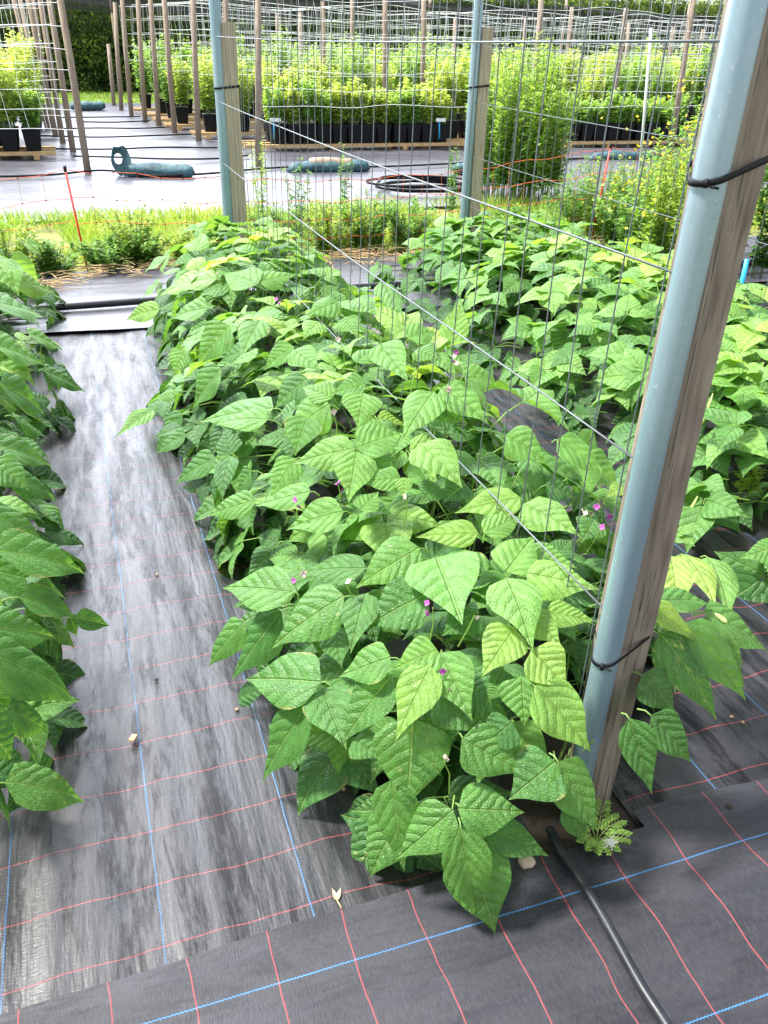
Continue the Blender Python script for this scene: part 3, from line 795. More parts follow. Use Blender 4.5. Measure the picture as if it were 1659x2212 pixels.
FP = (.881, 1.12); FW = (.944, 1.162); FL = .018
pipe_post(*FP, *FW, 2.6, 2.6, .0265, .043, M['wood_near'], 'tall thick blue grey steel pipe in the foreground', 'weathered brown timber behind the thick foreground pipe', None, 40, FL)
zip_tie('wide black zip tie high on the foreground pipe post', FP[0] + FL * 1.33, FP[1], .0265, FW[0] + FL * 1.33, FW[1], .043, float(atX(1525, 396, .86)[2]), .25)
zip_tie('thin black zip tie low on the foreground pipe post', FP[0] + FL * .45, FP[1], .0265, FW[0] + FL * .45, FW[1], .043, float(atX(1290, 1432, .86)[2]), .30, .0018)
BP = (.885, 5.62); BW = (.950, 5.63)
pipe_post(*BP, *BW, 2.3, 1.645, .034, .044, M['wood_far'], 'blue grey steel pipe at the far end of the middle row', 'short pale timber tied to the pipe at the middle row end', None, 16)
zip_tie('black zip tie on the post at the far end of the middle row', *BP, .034, *BW, .044, float(atY(500, 190, 5.6)[2]), .1, .003)
RP = (2.93, 6.5); RW = (3.012, 6.52)
pipe_post(*RP, *RW, 2.4, 1.67, .034, .046, M['wood_far'], 'blue grey steel pipe at the far end of the right row', 'short brown timber tied to the pipe at the right row end', None, 16)
zip_tie('black zip tie high on the post at the right row end', *RP, .034, *RW, .046, float(atY(1040, 188, 6.5)[2]), .1, .003)
zip_tie('black zip tie low on the post at the right row end', *RP, .034, *RW, .046, float(atY(1010, 523, 6.5)[2]), .1, .003)

def panel(x, y0, y1, zb, hz, tilt, vstep, lab, rh=.0022, rv=.0016):
    """wire trellis: stout horizontal rods between the posts, thin upright wires tied to them"""
    o = empty('wire_trellis', (x, y0, 0)); tag(o, lab, 'trellis', 'wire trellis panels')
    for (za, zc) in hz:
        m = MB(); m.tube([(x + tilt * za * (1 - i / 10) + .004 * math.sin(i * 1.3), y0 + (y1 - y0) * i / 10, za + (zc - za) * i / 10 - .012 * math.sin(math.pi * i / 10)) for i in range(11)], rh, 7)
        m.build('rod', M['wire'], o, (x, y0, 0))
    y = y0 + vstep * .35; 
    while y < y1:
        m = MB(); ph = random.random() * 6; dx = random.gauss(0, .003)
        m.tube([(x + .005 + tilt * (zb + (2.35 - zb) * i / 8) * (1 - (y - y0) / (y1 - y0)) + dx * i / 4 + .0025 * math.sin(i * 1.7 + ph), y + .004 * math.sin(i * 1.1 + ph), zb + (2.35 - zb) * i / 8) for i in range(9)], rv, 5)
        m.build('upright_wire', M['wirev'], o, (x, y0, 0))
        y += vstep
    return o
hz1 = [(1.606, 1.575), (1.279, 1.235), (.945, .893), (.612, .54), (.28, .2)]
panel(FP[0] - .012, FP[1] + .012, BP[1] - .03, .08, hz1, FL, .117, 'welded wire trellis between the foreground pipe and the middle row end post')
hz2 = [(1.58, 1.55), (1.2, 1.18), (.82, .80), (.45, .43)]
panel(2.95, 2.6, 6.47, .15, hz2, 0, .117, 'welded wire trellis standing over the right hand bean row')
panel(5.0, 2.2, 6.4, .15, hz2, 0, .14, 'welded wire trellis with climbing peas behind the foreground post')

# ------------------------------------------------------------------ small-leaved foliage generator
def leafbits(mb, P, D, Nrm, L, W, tint):
    """many small folded leaves at once: arrays of positions, axes, normals, lengths, widths, tints"""
    P = np.asarray(P, float); n = len(P)
    D = D / (np.linalg.norm(D, axis=1)[:, None] + 1e-9)
    Nn = Nrm - D * np.sum(Nrm * D, 1)[:, None]; Nn /= np.linalg.norm(Nn, axis=1)[:, None] + 1e-9
    B = np.cross(D, Nn)
    L = np.broadcast_to(L, (n,))[:, None]; W = np.broadcast_to(W, (n,))[:, None]
    f = .18
    v0 = P; v1 = P + D * L * .45 + B * W * .5 + Nn * W * f; v2 = P + D * L - Nn * L * .12; v3 = P + D * L * .45 - B * W * .5 + Nn * W * f; v4 = P + D * L * .5
    V = np.stack([v0, v1, v2, v3, v4], 1).reshape(-1, 3)
    i = np.arange(n)[:, None] * 5
    tri = np.concatenate([i + np.array([[0, 1, 4]]), i + np.array([[1, 2, 4]]), i + np.array([[2, 3, 4]]), i + np.array([[3, 0, 4]])])
    r = rng.random(n); tint = np.clip(np.broadcast_to(tint, (n,)), 0, 1)
    uv = np.stack([np.full(n, .5), np.full(n, .5), r, tint], -1)
    mb.add(V, tris=tri, uv=np.repeat(uv, 5, 0))
def rand_dirs(n, up=.3):
    d = rng.normal(0, 1, (n, 3)); d[:, 2] += up
    return d
def stemmy(mbl, mbs, x, y, h, nst, spread, ln, wd, per, tint0=.1, tint1=.9, rs=.004, lean=(0, 0), flop=.25, lowbare=.1, upang=.5, basew=.35):
    """plant of several upright leafy stems"""
    for k in range(nst):
        a = rng.uniform(0, 6.28); r0 = spread * basew * rng.random() ** .5; r1 = spread * rng.random() ** .6
        hh = h * rng.uniform(.72, 1.0) * (1 - .25 * (r1 / max(spread, 1e-6)) ** 2)
        b0 = np.array([x + r0 * math.cos(a), y + r0 * math.sin(a), 0]); tp = np.array([x + r1 * math.cos(a) + lean[0], y + r1 * math.sin(a) + lean[1], hh])
        md = b0 * .45 + tp * .55 - np.array([math.cos(a), math.sin(a), 0]) * r1 * flop
        if mbs is not None: mbs.tube([b0, md, tp], [rs, rs * .8, rs * .35], 4, caps=False)
        t = np.clip(rng.uniform(lowbare, 1, per), 0, 1)[:, None]
        P = (1 - t) ** 2 * b0 + 2 * t * (1 - t) * md + t ** 2 * tp
        an = rng.uniform(0, 6.28, per)
        D = np.stack([np.cos(an), np.sin(an), rng.uniform(upang - .6, upang + .5, per)], 1)
        N = np.stack([-np.cos(an) * .4, -np.sin(an) * .4, np.ones(per)], 1) + rng.normal(0, .25, (per, 3))
        tt = t[:, 0]
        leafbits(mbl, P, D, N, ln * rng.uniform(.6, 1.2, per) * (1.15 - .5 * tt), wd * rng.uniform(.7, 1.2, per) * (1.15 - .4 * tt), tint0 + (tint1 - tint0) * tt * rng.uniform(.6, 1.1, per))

FLOWER_ME = []
def stem_plant(name, label, cat, x, y, h, nst, spread, ln, wd, per, mat, group=None, flowers=None, **kw):
    o = empty(name, (x, y, 0)); tag(o, label, cat, group)
    l, s = MB(), MB(); stemmy(l, s, 0, 0, h, nst, spread, ln, wd, per, **kw)
    l.build('foliage', mat, o); s.build('stem', M['stem'], o)
    if flowers:
        nf, zlo = flowers; nf = min(nf, 95)
        if not FLOWER_ME:
            f = MB()
            for q in range(4): leafbits(f, np.zeros((1, 3)), np.array([[math.cos(q * 1.57), math.sin(q * 1.57), .3]]), np.array([[0, 0, 1.0]]), .015, .013, .5)
            f.tube([(0, 0, -.012), (0, 0, .002), (0, 0, .008)], [.0015, .004, .003], 5); f.hasuv = False
            t_ = f.build('flower', M['yellow'], None); FLOWER_ME.append(t_.data); bpy.data.objects.remove(t_)
        for q in range(nf):
            fo = bpy.data.objects.new('flower', FLOWER_ME[0]); COL.objects.link(fo); fo.parent = o
            fo.location = (rng.normal(0, spread * .6), rng.normal(0, spread * .6), rng.uniform(zlo, h * 1.02)); fo.rotation_euler = (rng.normal(0, .8), rng.normal(0, .8), rng.uniform(0, 6))
    return o

# big willowy bush
stem_plant('tall_shrub', 'tall leafy green shrub with upright willowy stems beside the orange netting', 'shrub', 4.66, 8.95, 1.68, 110, .64, .125, .030, 100, M['bush'], tint0=.02, tint1=1.0, rs=.006, flop=.1, lowbare=.14, basew=.8)
# weeds of the grass strip
WEEDS = [(-.55, 6.75, .42, 16, .26), (-.25, 6.62, .28, 10, .2), (.12, 6.72, .3, 14, .22), (.42, 6.8, .26, 12, .2), (.75, 6.75, .40, 10, .22), (1.05, 6.85, .34, 16, .2), (1.5, 6.95, .5, 14, .22),
         (1.72, 7.25, .9, 4, .1), (1.95, 6.95, .42, 16, .28), (2.25, 7.0, .5, 16, .28), (2.6, 6.95, .38, 14, .25), (2.2, 7.6, .85, 3, .08), (1.45, 7.5, 1.0, 5, .12), (3.3, 7.0, .35, 12, .25), (3.75, 7.1, .4, 14, .28),
         (4.15, 7.0, .55, 16, .3), (4.45, 6.9, .95, 7, .16), (4.62, 7.1, .62, 18, .32), (4.9, 7.0, .7, 14, .3), (5.2, 7.2, .6, 16, .35), (-.9, 6.9, .5, 14, .3), (-1.3, 7.0, .5, 12, .3), (3.55, 8.2, .95, 3, .06), (5.6, 7.6, .7, 14, .4), (.35, 6.95, .42, 9, .25)]
for i, (x, y, h, n_, sp) in enumerate(WEEDS):
    kind = 'wispy upright weed' if n_ <= 7 else 'low bushy weed'
    w_ = x
    nm = ['straw by the left bean row', 'red stake', 'middle row end', 'pale bags', 'right row end', 'tall shrub', 'yellow flowers']
    spot = 'left of the red stake' if x < -.1 else ('right of the red stake' if x < .5 else ('behind the middle row end post' if x < 1.3 else ('between the two row end posts' if x < 2.9 else ('in front of the tall shrub' if x < 4.4 else 'by the short red stake'))))
    stem_plant('weed', f'{kind} in the grass strip {spot}', 'weed', x, y, h * 1.08 * random.uniform(.75, 1.15), n_ + (16 if n_ > 7 else 1), sp * 1.3, .062 if n_ > 7 else .065, .022, 60 if n_ > 7 else 70, M['weed'] if i % 4 else M['weedy'], group=f'{kind}s {spot}', tint0=.15, tint1=.8, rs=.003, upang=.35)
# yellow flowered mustard beside / behind the foreground post
for i, (x, y, h, n_) in enumerate([(float(atY(a_, 400, b_)[0]), b_, c_, d_) for a_, b_, c_, d_ in ((1400, 6.1, .8, 12), (1440, 5.6, 1.1, 14), (1475, 5.9, 1.35, 16), (1510, 5.3, 1.25, 14), (1370, 6.4, .6, 10), (1560, 5.6, 1.4, 16))]):
    stem_plant('mustard_plant', 'tall straggly plant with small yellow flowers behind the foreground post', 'flowering plant', x, y, h, n_ + 8, .36, .085, .03, 60, M['weedy'] if i % 2 else M['weed'], group='yellow flowered plants by the foreground post', flowers=(55, h * .4), rs=.004)
# climbing peas on the third trellis
for i, y in enumerate(np.arange(2.5, 6.2, .4)):
    stem_plant('pea_plant', 'climbing pea plant with rounded leaves on the trellis behind the foreground post', 'pea plant', 5.02 + random.uniform(-.1, .05), float(y), 1.25 + random.uniform(-.1, .2), 14, .28, .075, .05, 60, M['weed'], group='climbing peas on the far trellis', flowers=(8, .5), tint0=.1, tint1=.7)

# grass: nobody could count it
g = MB(); n_ = 46000
P = np.stack([rng.uniform(-4, 11, n_), rng.uniform(6.62, 8.85, n_), np.zeros(n_)], 1)
dn = np.array([noise.noise((p[0] * 1.3, p[1] * 1.6, 0)) for p in P])
keep = (dn > -.25) & ((P[:, 1] > 6.9) | (dn > .12)); P = P[keep]; dn = dn[keep]
D = rng.normal(0, .4, (len(P), 3)); D[:, 2] = 1
leafbits(g, P, D, rng.normal(0, 1, (len(P), 3)), rng.uniform(.07, .20, len(P)), .009, .35 + dn * .8 + rng.normal(0, .25, len(P)))
tag(g.build('grass', M['grass']), 'sunlit yellow green grass between the beans and the yard mat', kind='stuff')
g = MB(); n_ = 9000
P = np.stack([rng.uniform(-3, 10, n_), 23.2 + rng.random(n_) * 4.5, np.zeros(n_)], 1)
D = rng.normal(0, .4, (n_, 3)); D[:, 2] = 1
leafbits(g, P, D, rng.normal(0, 1, (n_, 3)), .07, .02, rng.random(n_) * .6)
tag(g.build('lawn_grass', M['grass']), 'mown grass in front of the dark hedge', kind='stuff')
# straw litter
def straw(name, lab, spots, n_):
    m = MB()
    for _ in range(n_):
        cx, cy, sx, sy = spots[random.randrange(len(spots))]
        x, y = cx + random.gauss(0, sx), cy + random.gauss(0, sy); a = random.gauss(0, .6); l = random.uniform(.04, .24)
        z = .05 + abs(random.gauss(0, .018))
        m.tube([(x - l / 2 * math.cos(a), y - l / 2 * math.sin(a), z + random.gauss(0, .008)), (x, y, z + .01), (x + l / 2 * math.cos(a), y + l / 2 * math.sin(a), z + random.gauss(0, .008))], .0026, 4, caps=False)
    return tag(m.build(name, M['straw']), lab, kind='stuff')
straw('straw', 'dry straw littering the edge of the end strip', [(-.3, 6.3, .18, .16), (-.05, 6.45, .25, .1), (.4, 6.6, .3, .08), (2.2, 6.55, .35, .14), (1.8, 6.55, .3, .12), (4.3, 6.5, .4, .15), (3.5, 6.6, .4, .1), (2.6, 6.5, .3, .08), (-.35, 6.05, .08, .12)], 420)

# ------------------------------------------------------------------ electric netting
ST = [(-3.6, 6.9, .72, 0, 0), (-.07, 6.73, .72, -.06, 0), (4.48, 6.92, .80, .07, 0), (8.4, 7.2, .75, 0, 0)]
def strand_pts(zf, a, b, n, sag):
    return [(a[0] + (b[0] - a[0]) * i / n, a[1] + (b[1] - a[1]) * i / n + .03 * math.sin(i * .9), zf * (a[2] + (b[2] - a[2]) * i / n - sag * math.sin(math.pi * i / n)) + .012 * math.sin(i * 1.9 + zf * 9)) for i in range(n + 1)]
net = empty('electric_netting', (ST[1][0], ST[1][1], 0)); tag(net, 'orange electric netting fence with dark knots across the grass strip', 'fence')
for (sx, sy, sz, lx, ly) in ST:
    m = MB(); m.tube([(sx - lx, sy, -.1), (sx, sy, sz)], [.008, .007], 8); sk = m.build('stake', M['red'], net, tuple(net.location))
    m = MB(); m.tube([(sx, sy, sz - .01), (sx, sy, sz + .03)], .011, 8); m.build('cap', M['black'], sk, tuple(net.location))
hm, km = MB(), MB()
for a, b in zip(ST[:-1], ST[1:]):
    n_ = int(abs(b[0] - a[0]) / .16); sag = .16
    rows_ = [strand_pts(zf, a, b, n_, sag) for zf in (1, .74, .5, .27, .04)]
    for r_ in rows_: hm.tube(r_, .0022, 4, caps=False)
    for i in range(1, n_):
        hm.tube([r_[i] for r_ in rows_], .0013, 3, caps=False)
        for r_ in rows_[:-1]:
            q = np.array(r_[i]); km.tube([q - [.006, 0, 0], q, q + [.006, 0, 0]], [.003, .0065, .003], 5, caps=False)
nq = sum(len(f) for f in hm.f4); off_ = hm.n
for f in km.f4: hm.f4.append(f + off_)
hm.v += km.v; hm.uv += km.uv; hm.n += km.n
tw = hm.build('twine', M['orange'], net, tuple(net.location)); tw.data.materials.append(M['knot'])
mi = np.zeros(len(tw.data.polygons), np.int32); mi[nq:] = 1; tw.data.polygons.foreach_set('material_index', mi)

# ------------------------------------------------------------------ pole rows, nets, trays, potted plants
def wood_pole(x0, y0, x1, z1, r=.035):
    m = MB(); m.tube([(0, 0, -.1), ((x1 - x0) * .5 + random.gauss(0, .006), 0, z1 / 2), (x1 - x0, 0, z1)], [r * 1.08, r, r * .92], 9)
    o = m.build('wooden_pole', M['pole'], None); o.location = (x0, y0, 0); return o
POLES = []
def pole_px(xt, yt, xb, yb, lab, grp, Y=None, over=0.0):
    if Y is None: B = gp(xb, yb)
    else:
        B = atY(xb, yb, Y)
    T = atY(xt, yt, B[1]); z1 = T[2] + over
    sl = (T[0] - B[0]) / max(.2, T[2] - B[2])
    x0 = T[0] - sl * T[2]
    o = wood_pole(x0, B[1], x0 + sl * z1, z1, .042 if B[1] < 15 else .045)
    tag(o, lab, 'pole', grp); POLES.append((x0, B[1], z1)); return o
ga = 'wooden poles beside the open lane'
pole_px(130, 0, 191, 376, 'wooden pole standing nearest the lane opening, beside the teal bag with the loop', ga, None, .35)
pole_px(107, 0, 159, 333, 'wooden pole just behind the front pole of the left lane side', ga, None, .35)
pole_px(87, 0, 137, 315, 'third wooden pole back on the left lane side', ga, None, .3)
pole_px(62, 0, 121, 294, 'fourth wooden pole back on the left lane side', ga, None, .3)
for xt, xb, yb in ((44, 104, 280), (30, 92, 262), (72, 113, 268)): pole_px(xt, 0, xb, yb, 'grey wooden pole half hidden by the white nets at the left', 'netted poles at the left', None, .2)
qs = [(234, 95, 246, 230), (248, 5, 262, 239), (264, 0, 284, 253), (298, 0, 313, 265), (325, 0, 343, 274), (355, 0, 378, 289), (417, 0, 429, 310), (558, 0, 558, 362)]
ql = ['short wooden stump of a pole at the far end of the lane', 'slim wooden pole next to the short stump at the lane end', 'wooden pole on the right lane side, sixth from the front', 'wooden pole on the right lane side, fifth from the front',
      'wooden pole on the right lane side, fourth from the front', 'wooden pole on the right lane side, third from the front', 'wooden pole just beside the far post of the middle row, on its lane side', 'wooden pole in front of the pot tray, beside the far post of the middle row']
for (a, b, c, d), l_ in zip(qs, ql): pole_px(a, b, c, d, l_, ga, None, .3 if b == 0 else 0)
for (xt, yt, xb, yb, Y) in [(487, 0, 489, 60, 13.0), (599, 28, 601, 130, 20), (648, 27, 652, 163, 18.7), (697, 3, 699, 184, 17.2), (761, 0, 761, 173, 16.6), (832, 0, 832, 197, 15.1), (916, 0, 914, 199, 15.1), (984, 38, 978, 140, 18.7),
                            (1136, 38, 1128, 135, 18.7), (1170, 0, 1162, 106, 12.2), (1236, 15, 1228, 97, 17.2), (1353, 17, 1325, 228, 15.1), (1359, 49, 1350, 150, 18.7), (1455, 59, 1435, 199, 18.7), (1497, 0, 1463, 232, 12.2), (1520, 63, 1508, 130, 20)]:
    pole_px(xt, yt, xb, yb, 'wooden pole holding white netting among the potted plants', 'wooden poles among the netted pot rows', Y, .35 if yt == 0 else 0)

def white_net(x0, x1, y, z0, z1, lab, step=.17, r=.003, grp=None):
    o = empty('white_net', (x0, y, 0)); tag(o, lab, 'net', grp)
    nx = max(2, int((x1 - x0) / step)); nz = max(2, int((z1 - z0) / step))
    G = np.zeros((nx + 1, nz + 1, 3)); sd_ = random.random() * 50
    for i in range(nx + 1):
        for j in range(nz + 1):
            x = x0 + (x1 - x0) * i / nx; z = z0 + (z1 - z0) * j / nz
            sag = .10 * abs(math.sin(x * 1.25)) * (j / nz)
            nn = noise.noise_vector((x * 1.4, z * 2, sd_))
            G[i, j] = (x + nn[0] * .06, y + nn[1] * .10, z - sag * .7 + nn[2] * .045)
    m = MB()
    for i in range(nx + 1): m.tube(G[i], r * .8, 3, caps=False)
    for j in range(nz + 1): m.tube(G[:, j], r * (1.5 if j == nz else 1), 3, caps=False)
    m.build('netting', M['netwhite'], o, (x0, y, 0))
    return o
rn = [('front', 2.4, 11.8, 12.16, .75), ('second', 1.98, 13, 15.08, 1.0), ('third', 1.8, 14, 16.6, 1.0), ('fourth', 1.6, 15, 17.9, 1.0), ('fifth', 1.4, 16, 18.75, 1.05), ('sixth', 1.25, 17, 20.0, 1.05)]
for nm, x0, x1, y, z0 in rn:
    white_net(x0, x1, y, z0, 2.0 + (.25 if nm == 'front' else .05), f'white plastic plant net strung over the {nm} pot row on the right lane side', .2, .0030, 'white nets over the right pot rows')
for nm, x1, y in (('front', .12, 11.9), ('second', -.02, 13.9), ('third', -.15, 14.95), ('fourth', -.25, 16.4)):
    white_net(x1 - 4.5, x1, y, .5, 2.3, f'white plastic plant net strung over the {nm} pot row on the left lane side', .2, .0034, 'white nets over the left pot rows')

def pot_mesh(s=.236, h=.27):
    m = MB(); a, b = s / 2 * .76, s / 2
    for (w0, w1, z0, z1) in ((a, b * .97, 0, h * .88), (b, b * 1.02, h * .88, h)):
        m.box((0, 0, (z0 + z1) / 2), (w0 * 2, w0 * 2, z1 - z0), 0, w1 / w0)
    return m
POT = pot_mesh().build('pot', M['black'], None, smooth=False); POT_ME = POT.data; bpy.data.objects.remove(POT)
POTPLANTS = {}
def pot_variant(kind, h, spread, mat, n, ln, wd):
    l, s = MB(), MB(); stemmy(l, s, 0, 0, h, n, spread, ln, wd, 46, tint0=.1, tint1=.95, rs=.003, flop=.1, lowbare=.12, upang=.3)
    l.v = [v + np.array([0, 0, .25]) for v in l.v]; s.v = [v + np.array([0, 0, .22]) for v in s.v]
    a = l.build('foliage', mat, None); b = s.build('stem', M['stem'], None)
    POTPLANTS.setdefault(kind, []).append((a.data, b.data)); bpy.data.objects.remove(a); bpy.data.objects.remove(b)
for _ in range(3): pot_variant('yellow', .62, .2, M['pot_yel'], 24, .085, .052)
for _ in range(3): pot_variant('green', .60, .22, M['pot_grn'], 24, .085, .052)
for _ in range(3): pot_variant('tallgreen', 1.2, .28, M['pot_grn'], 28, .09, .052)
for _ in range(3): pot_variant('tallyellow', 1.05, .28, M['pot_yel'], 26, .09, .052)
def potted(kind, x, y, z, lab, grp, sc=1.0):
    o = empty('potted_plant', (x, y, z), random.uniform(-.08, .08)); tag(o, lab, 'potted plant', grp)
    o.scale = (1, 1, 1)
    p = bpy.data.objects.new('pot', POT_ME); COL.objects.link(p); p.parent = o
    fa, st = random.choice(POTPLANTS[kind]); rz = random.uniform(0, 6.28)
    for nm, me in (('foliage', fa), ('stem', st)):
        q = bpy.data.objects.new(nm, me); COL.objects.link(q); q.parent = o; q.rotation_euler = (0, 0, rz); q.scale = (sc, sc, sc * random.uniform(.9, 1.12))
    return o
def tray(x0, x1, y, depth, lab):
    o = empty('pallet_frame', (x0, y, 0)); tag(o, lab, 'wooden frame', 'wooden frames under the pots')
    for k in range(3):
        m = MB(); m.box(((x0 + x1) / 2, y - depth / 2 + depth * k / 2, .095), (x1 - x0 + .5, .06, .045)); m.build('batten', M['batten'], o, (x0, y, 0), smooth=False)
    for k in range(4):
        m = MB(); m.box((x0 + (x1 - x0) * k / 3, y, .045), (.07, depth + .1, .055)); m.build('bearer', M['batten'], o, (x0, y, 0), smooth=False)
    return o
def pot_row(n, x0, y, kinds, lab, grp, pitch=.28, rows_=2, z=.118, sc=1.0):
    for r_ in range(rows_):
        for i in range(n):
            potted(random.choice(kinds), x0 + i * pitch + random.gauss(0, .008), y + r_ * .3, z, lab, grp, sc * random.uniform(.9, 1.1))
X0 = float(atY(600, 318, 13.85)[0])
tray(X0 - .3, X0 + 3.2, 14.0, .6, 'long wooden frame under the pots with blue tags')
pot_row(12, X0, 13.85, ['yellow', 'yellow', 'green'], 'leafy yellow green plant in a black pot on the blue tagged frame', 'potted plants on the blue tagged frame', .245)
X1 = float(atY(1230, 310, 13.8)[0])
tray(X1 - .1, X1 + 2.2, 13.95, .6, 'wooden frame of pots between the tall shrub and the foreground post')
pot_row(9, X1, 13.8, ['green'], 'leafy green plant in a black pot right of the tall shrub', 'potted plants right of the shrub', .265, 2, .118, .8)
X2 = float(atY(960, 300, 14.0)[0])
tray(X2 - .1, X2 + 1.1, 14.5, .6, 'wooden frame of pots showing between the tagged pots and the right row end post')
pot_row(5, X2, 14.4, ['tallyellow', 'yellow'], 'yellowing plant in a black pot beside the blue tagged frame', 'yellowing potted plants beside the tagged frame', .28, 1)
XL = float(atY(95, 330, 13.3)[0])
tray(XL - 1.6, XL - .1, 13.5, .6, 'wooden frame of pots at the left edge by the front poles')
for i in range(6):
    for r_ in range(2): potted('tallyellow' if i > 0 else 'green', XL - .12 - i * .29, 13.35 + r_ * .32, .118, 'bushy yellow green plant in a black pot at the left edge', 'potted plants at the left edge', random.uniform(.85, 1.1))
for rname, y, x0, n, kinds in (('second', 15.75, 2.3, 20, ['tallyellow', 'tallgreen', 'tallyellow']), ('third', 17.2, 2.0, 22, ['tallyellow', 'tallgreen']), ('fourth', 18.3, 1.9, 24, ['tallgreen', 'tallyellow', 'tallgreen']), ('fifth', 19.4, 1.8, 26, ['tallgreen']), ('sixth', 20.7, 1.7, 26, ['tallgreen'])):
    tray(x0 - .1, x0 + n * .55, y, .4, f'wooden frame under the {rname} row of pots on the right lane side')
    for i in range(n):
        k_ = random.choice(kinds)
        if i < 5 and y < 18: k_ = 'tallyellow'
        potted(k_, x0 + i * .52 + random.gauss(0, .04), y, .118, f'tall climbing plant in a black pot in the {rname} netted row', f'potted plants of the {rname} netted row', random.uniform(.85, 1.12))
for y in (14.5, 15.8, 17.3):
    for i in range(5): potted('tallyellow', -.55 - i * .5, y, .05, 'tall yellowing potted plant behind the nets at the left', 'netted potted plants at the left', random.uniform(1.0, 1.25))
# blue tags
for lab, x in (('thin bright blue tag stake at the lane end of the pot tray', 592), ('thin bright blue tag stake at the far end of the pot tray', 949)):
    P = atY(x, 300, 13.68); T = atY(x, 262, 13.68)
    o = empty('plant_tag', (P[0], P[1], P[2])); tag(o, lab, 'plant tag', 'blue plant tags')
    m = MB(); m.tube([P, T], .013, 6); m.build('stake', M['blue'], o, tuple(P))
    m = MB(); m.box(T + np.array([.02, -.01, .02]), (.16, .012, .05)); m.build('tag_plate', M['netwhite'], o, tuple(P), smooth=False)

# hedge and windbreak net behind
h = MB(); n_ = 90000
hx = rng.uniform(-7, 34, n_); hz_ = rng.random(n_) ** .9 * 2.95
bulge = np.array([noise.noise((a * 1.1, 0, b * 1.3)) * .28 + noise.noise((a * 3.3, 5, b * 3.3)) * .12 for a, b in zip(hx, hz_)])
dep = rng.random(n_) ** 2 * .35
P = np.stack([hx, 28 - bulge + dep, hz_], 1)
D = rng.normal(0, .6, (n_, 3)); D[:, 2] -= .2; D[:, 1] -= .2
N = rng.normal(0, .45, (n_, 3)); N[:, 1] -= .7; N[:, 2] += .5
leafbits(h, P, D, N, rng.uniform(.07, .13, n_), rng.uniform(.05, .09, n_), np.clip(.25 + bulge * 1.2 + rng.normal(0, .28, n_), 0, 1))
ho = empty('hedge', (10, 28, 0)); tag(ho, 'tall clipped dark green hedge along the back of the yard', 'hedge')
h.build('foliage', M['hedge'], ho, (10, 28, 0))
m = MB(); m.box((13.5, 28.75, 1.4), (41, .8, 2.8)); m.build('branches', simple('hedge_inner_twigs', C(.012, .018, .008), .95, .5, 4, .05), ho, (10, 28, 0))
kw = NT('black_windbreak_mesh'); tcn = kw.noise(kw.coord((2, 1, 9)), 1.2, 4)
tr = kw.n('ShaderNodeBsdfTransparent'); pb = kw.pbr(C(.035, .038, .042), .6)
ms = kw.n('ShaderNodeMixShader'); kw.set(ms.inputs[0], kw.rng(tcn, .3, .7, .62, .95)); kw.t.links.new(tr.outputs[0], ms.inputs[1]); kw.t.links.new(pb, ms.inputs[2])
M['wind'] = kw.done(ms.outputs[0])
G = np.zeros((161, 9, 3))
for i in range(161):
    for j in range(9):
        x = -3 + 36 * i / 160; z = 2.0 + .55 * j / 8 - .10 * abs(math.sin(x * .42)) + (.06 * math.sin(x * .2))
        G[i, j] = (x, 26.6 + .08 * math.sin(j * 1.6 + x * .8) + .04 * noise.noise((x * 2, j, 1)), z + .05 * noise.noise((x * .9, j * .6, 3)))
wo = empty('windbreak_net', (13, 26.6, 0)); tag(wo, 'black windbreak net hung high in front of the hedge', 'windbreak net')
m = MB(); m.grid(G); m.build('mesh_cloth', M['wind'], wo, (13, 26.6, 0))
for x in np.arange(-3, 33.1, 4.5):
    m = MB(); m.tube([(x, 26.75, -.1), (x, 26.75, 2.75)], .045, 8); m.build('post', M['pole'], wo, (13, 26.6, 0))

# ------------------------------------------------------------------ bags, hoses, bits on the yard
def sand_bag(P0, P1, r, lab, mat, top=None, loop=False, cap=True):
    P0, P1 = np.asarray(P0, float), np.asarray(P1, float)
    o = empty('sand_bag', tuple(P0)); tag(o, lab, 'sand bag', 'teal sand bags on the yard mat')
    n = 18; ax = nrm(P1 - P0); m = MB(); pts = []; rr = []
    for i in range(n + 1):
        t = i / n; pts.append(P0 + (P1 - P0) * t + np.array([0, .03 * math.sin(t * 5), 0]))
        e = min(1, (t * 7 + .25), ((1 - t) * 9 + .35)); rr.append(r * e * (1 + .13 * noise.noise((t * 5, r * 9, P0[0]))))
    pts = np.array(pts); pts[:, 2] = np.array(rr) * .72 + .025
    m.tube(pts, rr, 14)
    for a in m.v: a[:, 2] = .02 + (a[:, 2] - .02) * .80 + .024 * np.array([noise.noise((q[0] * 9, q[1] * 9, q[2] * 9)) for q in a])
    m.build('sack', mat, o, tuple(P0))
    if top is not None:
        k = MB(); q = pts[5:15].copy(); q[:, 2] += r * .22; k.tube(q, np.array(rr)[5:15] * .72, 10); k.build('sandy_top', top, o, tuple(P0))
    if loop:
        # upright cloth flap with a round hole
        c = P0 + np.array([-.03, 0, .22]); N = 28; fr, bk = [], []
        for i in range(N + 1):
            a = 2 * math.pi * i / N
            ou = np.array([.115 * math.cos(a) * (1 + .25 * math.cos(a + .8)), .05 * math.sin(a * 2), .165 * math.sin(a) * (1 + .2 * math.sin(a * 3))]); inn = np.array([.05 * math.cos(a) - .012, .02 * math.sin(a), .062 * math.sin(a)])
            fr.append([c + ou + np.array([0, -.02, 0]), c + inn + np.array([0, -.025, 0]), c + inn + np.array([0, .02, 0]), c + ou + np.array([0, .02, 0]), c + ou + np.array([0, -.02, 0])])
        k = MB(); k.grid(np.array(fr)); k.build('looped_flap', mat, o, tuple(P0))
    return o
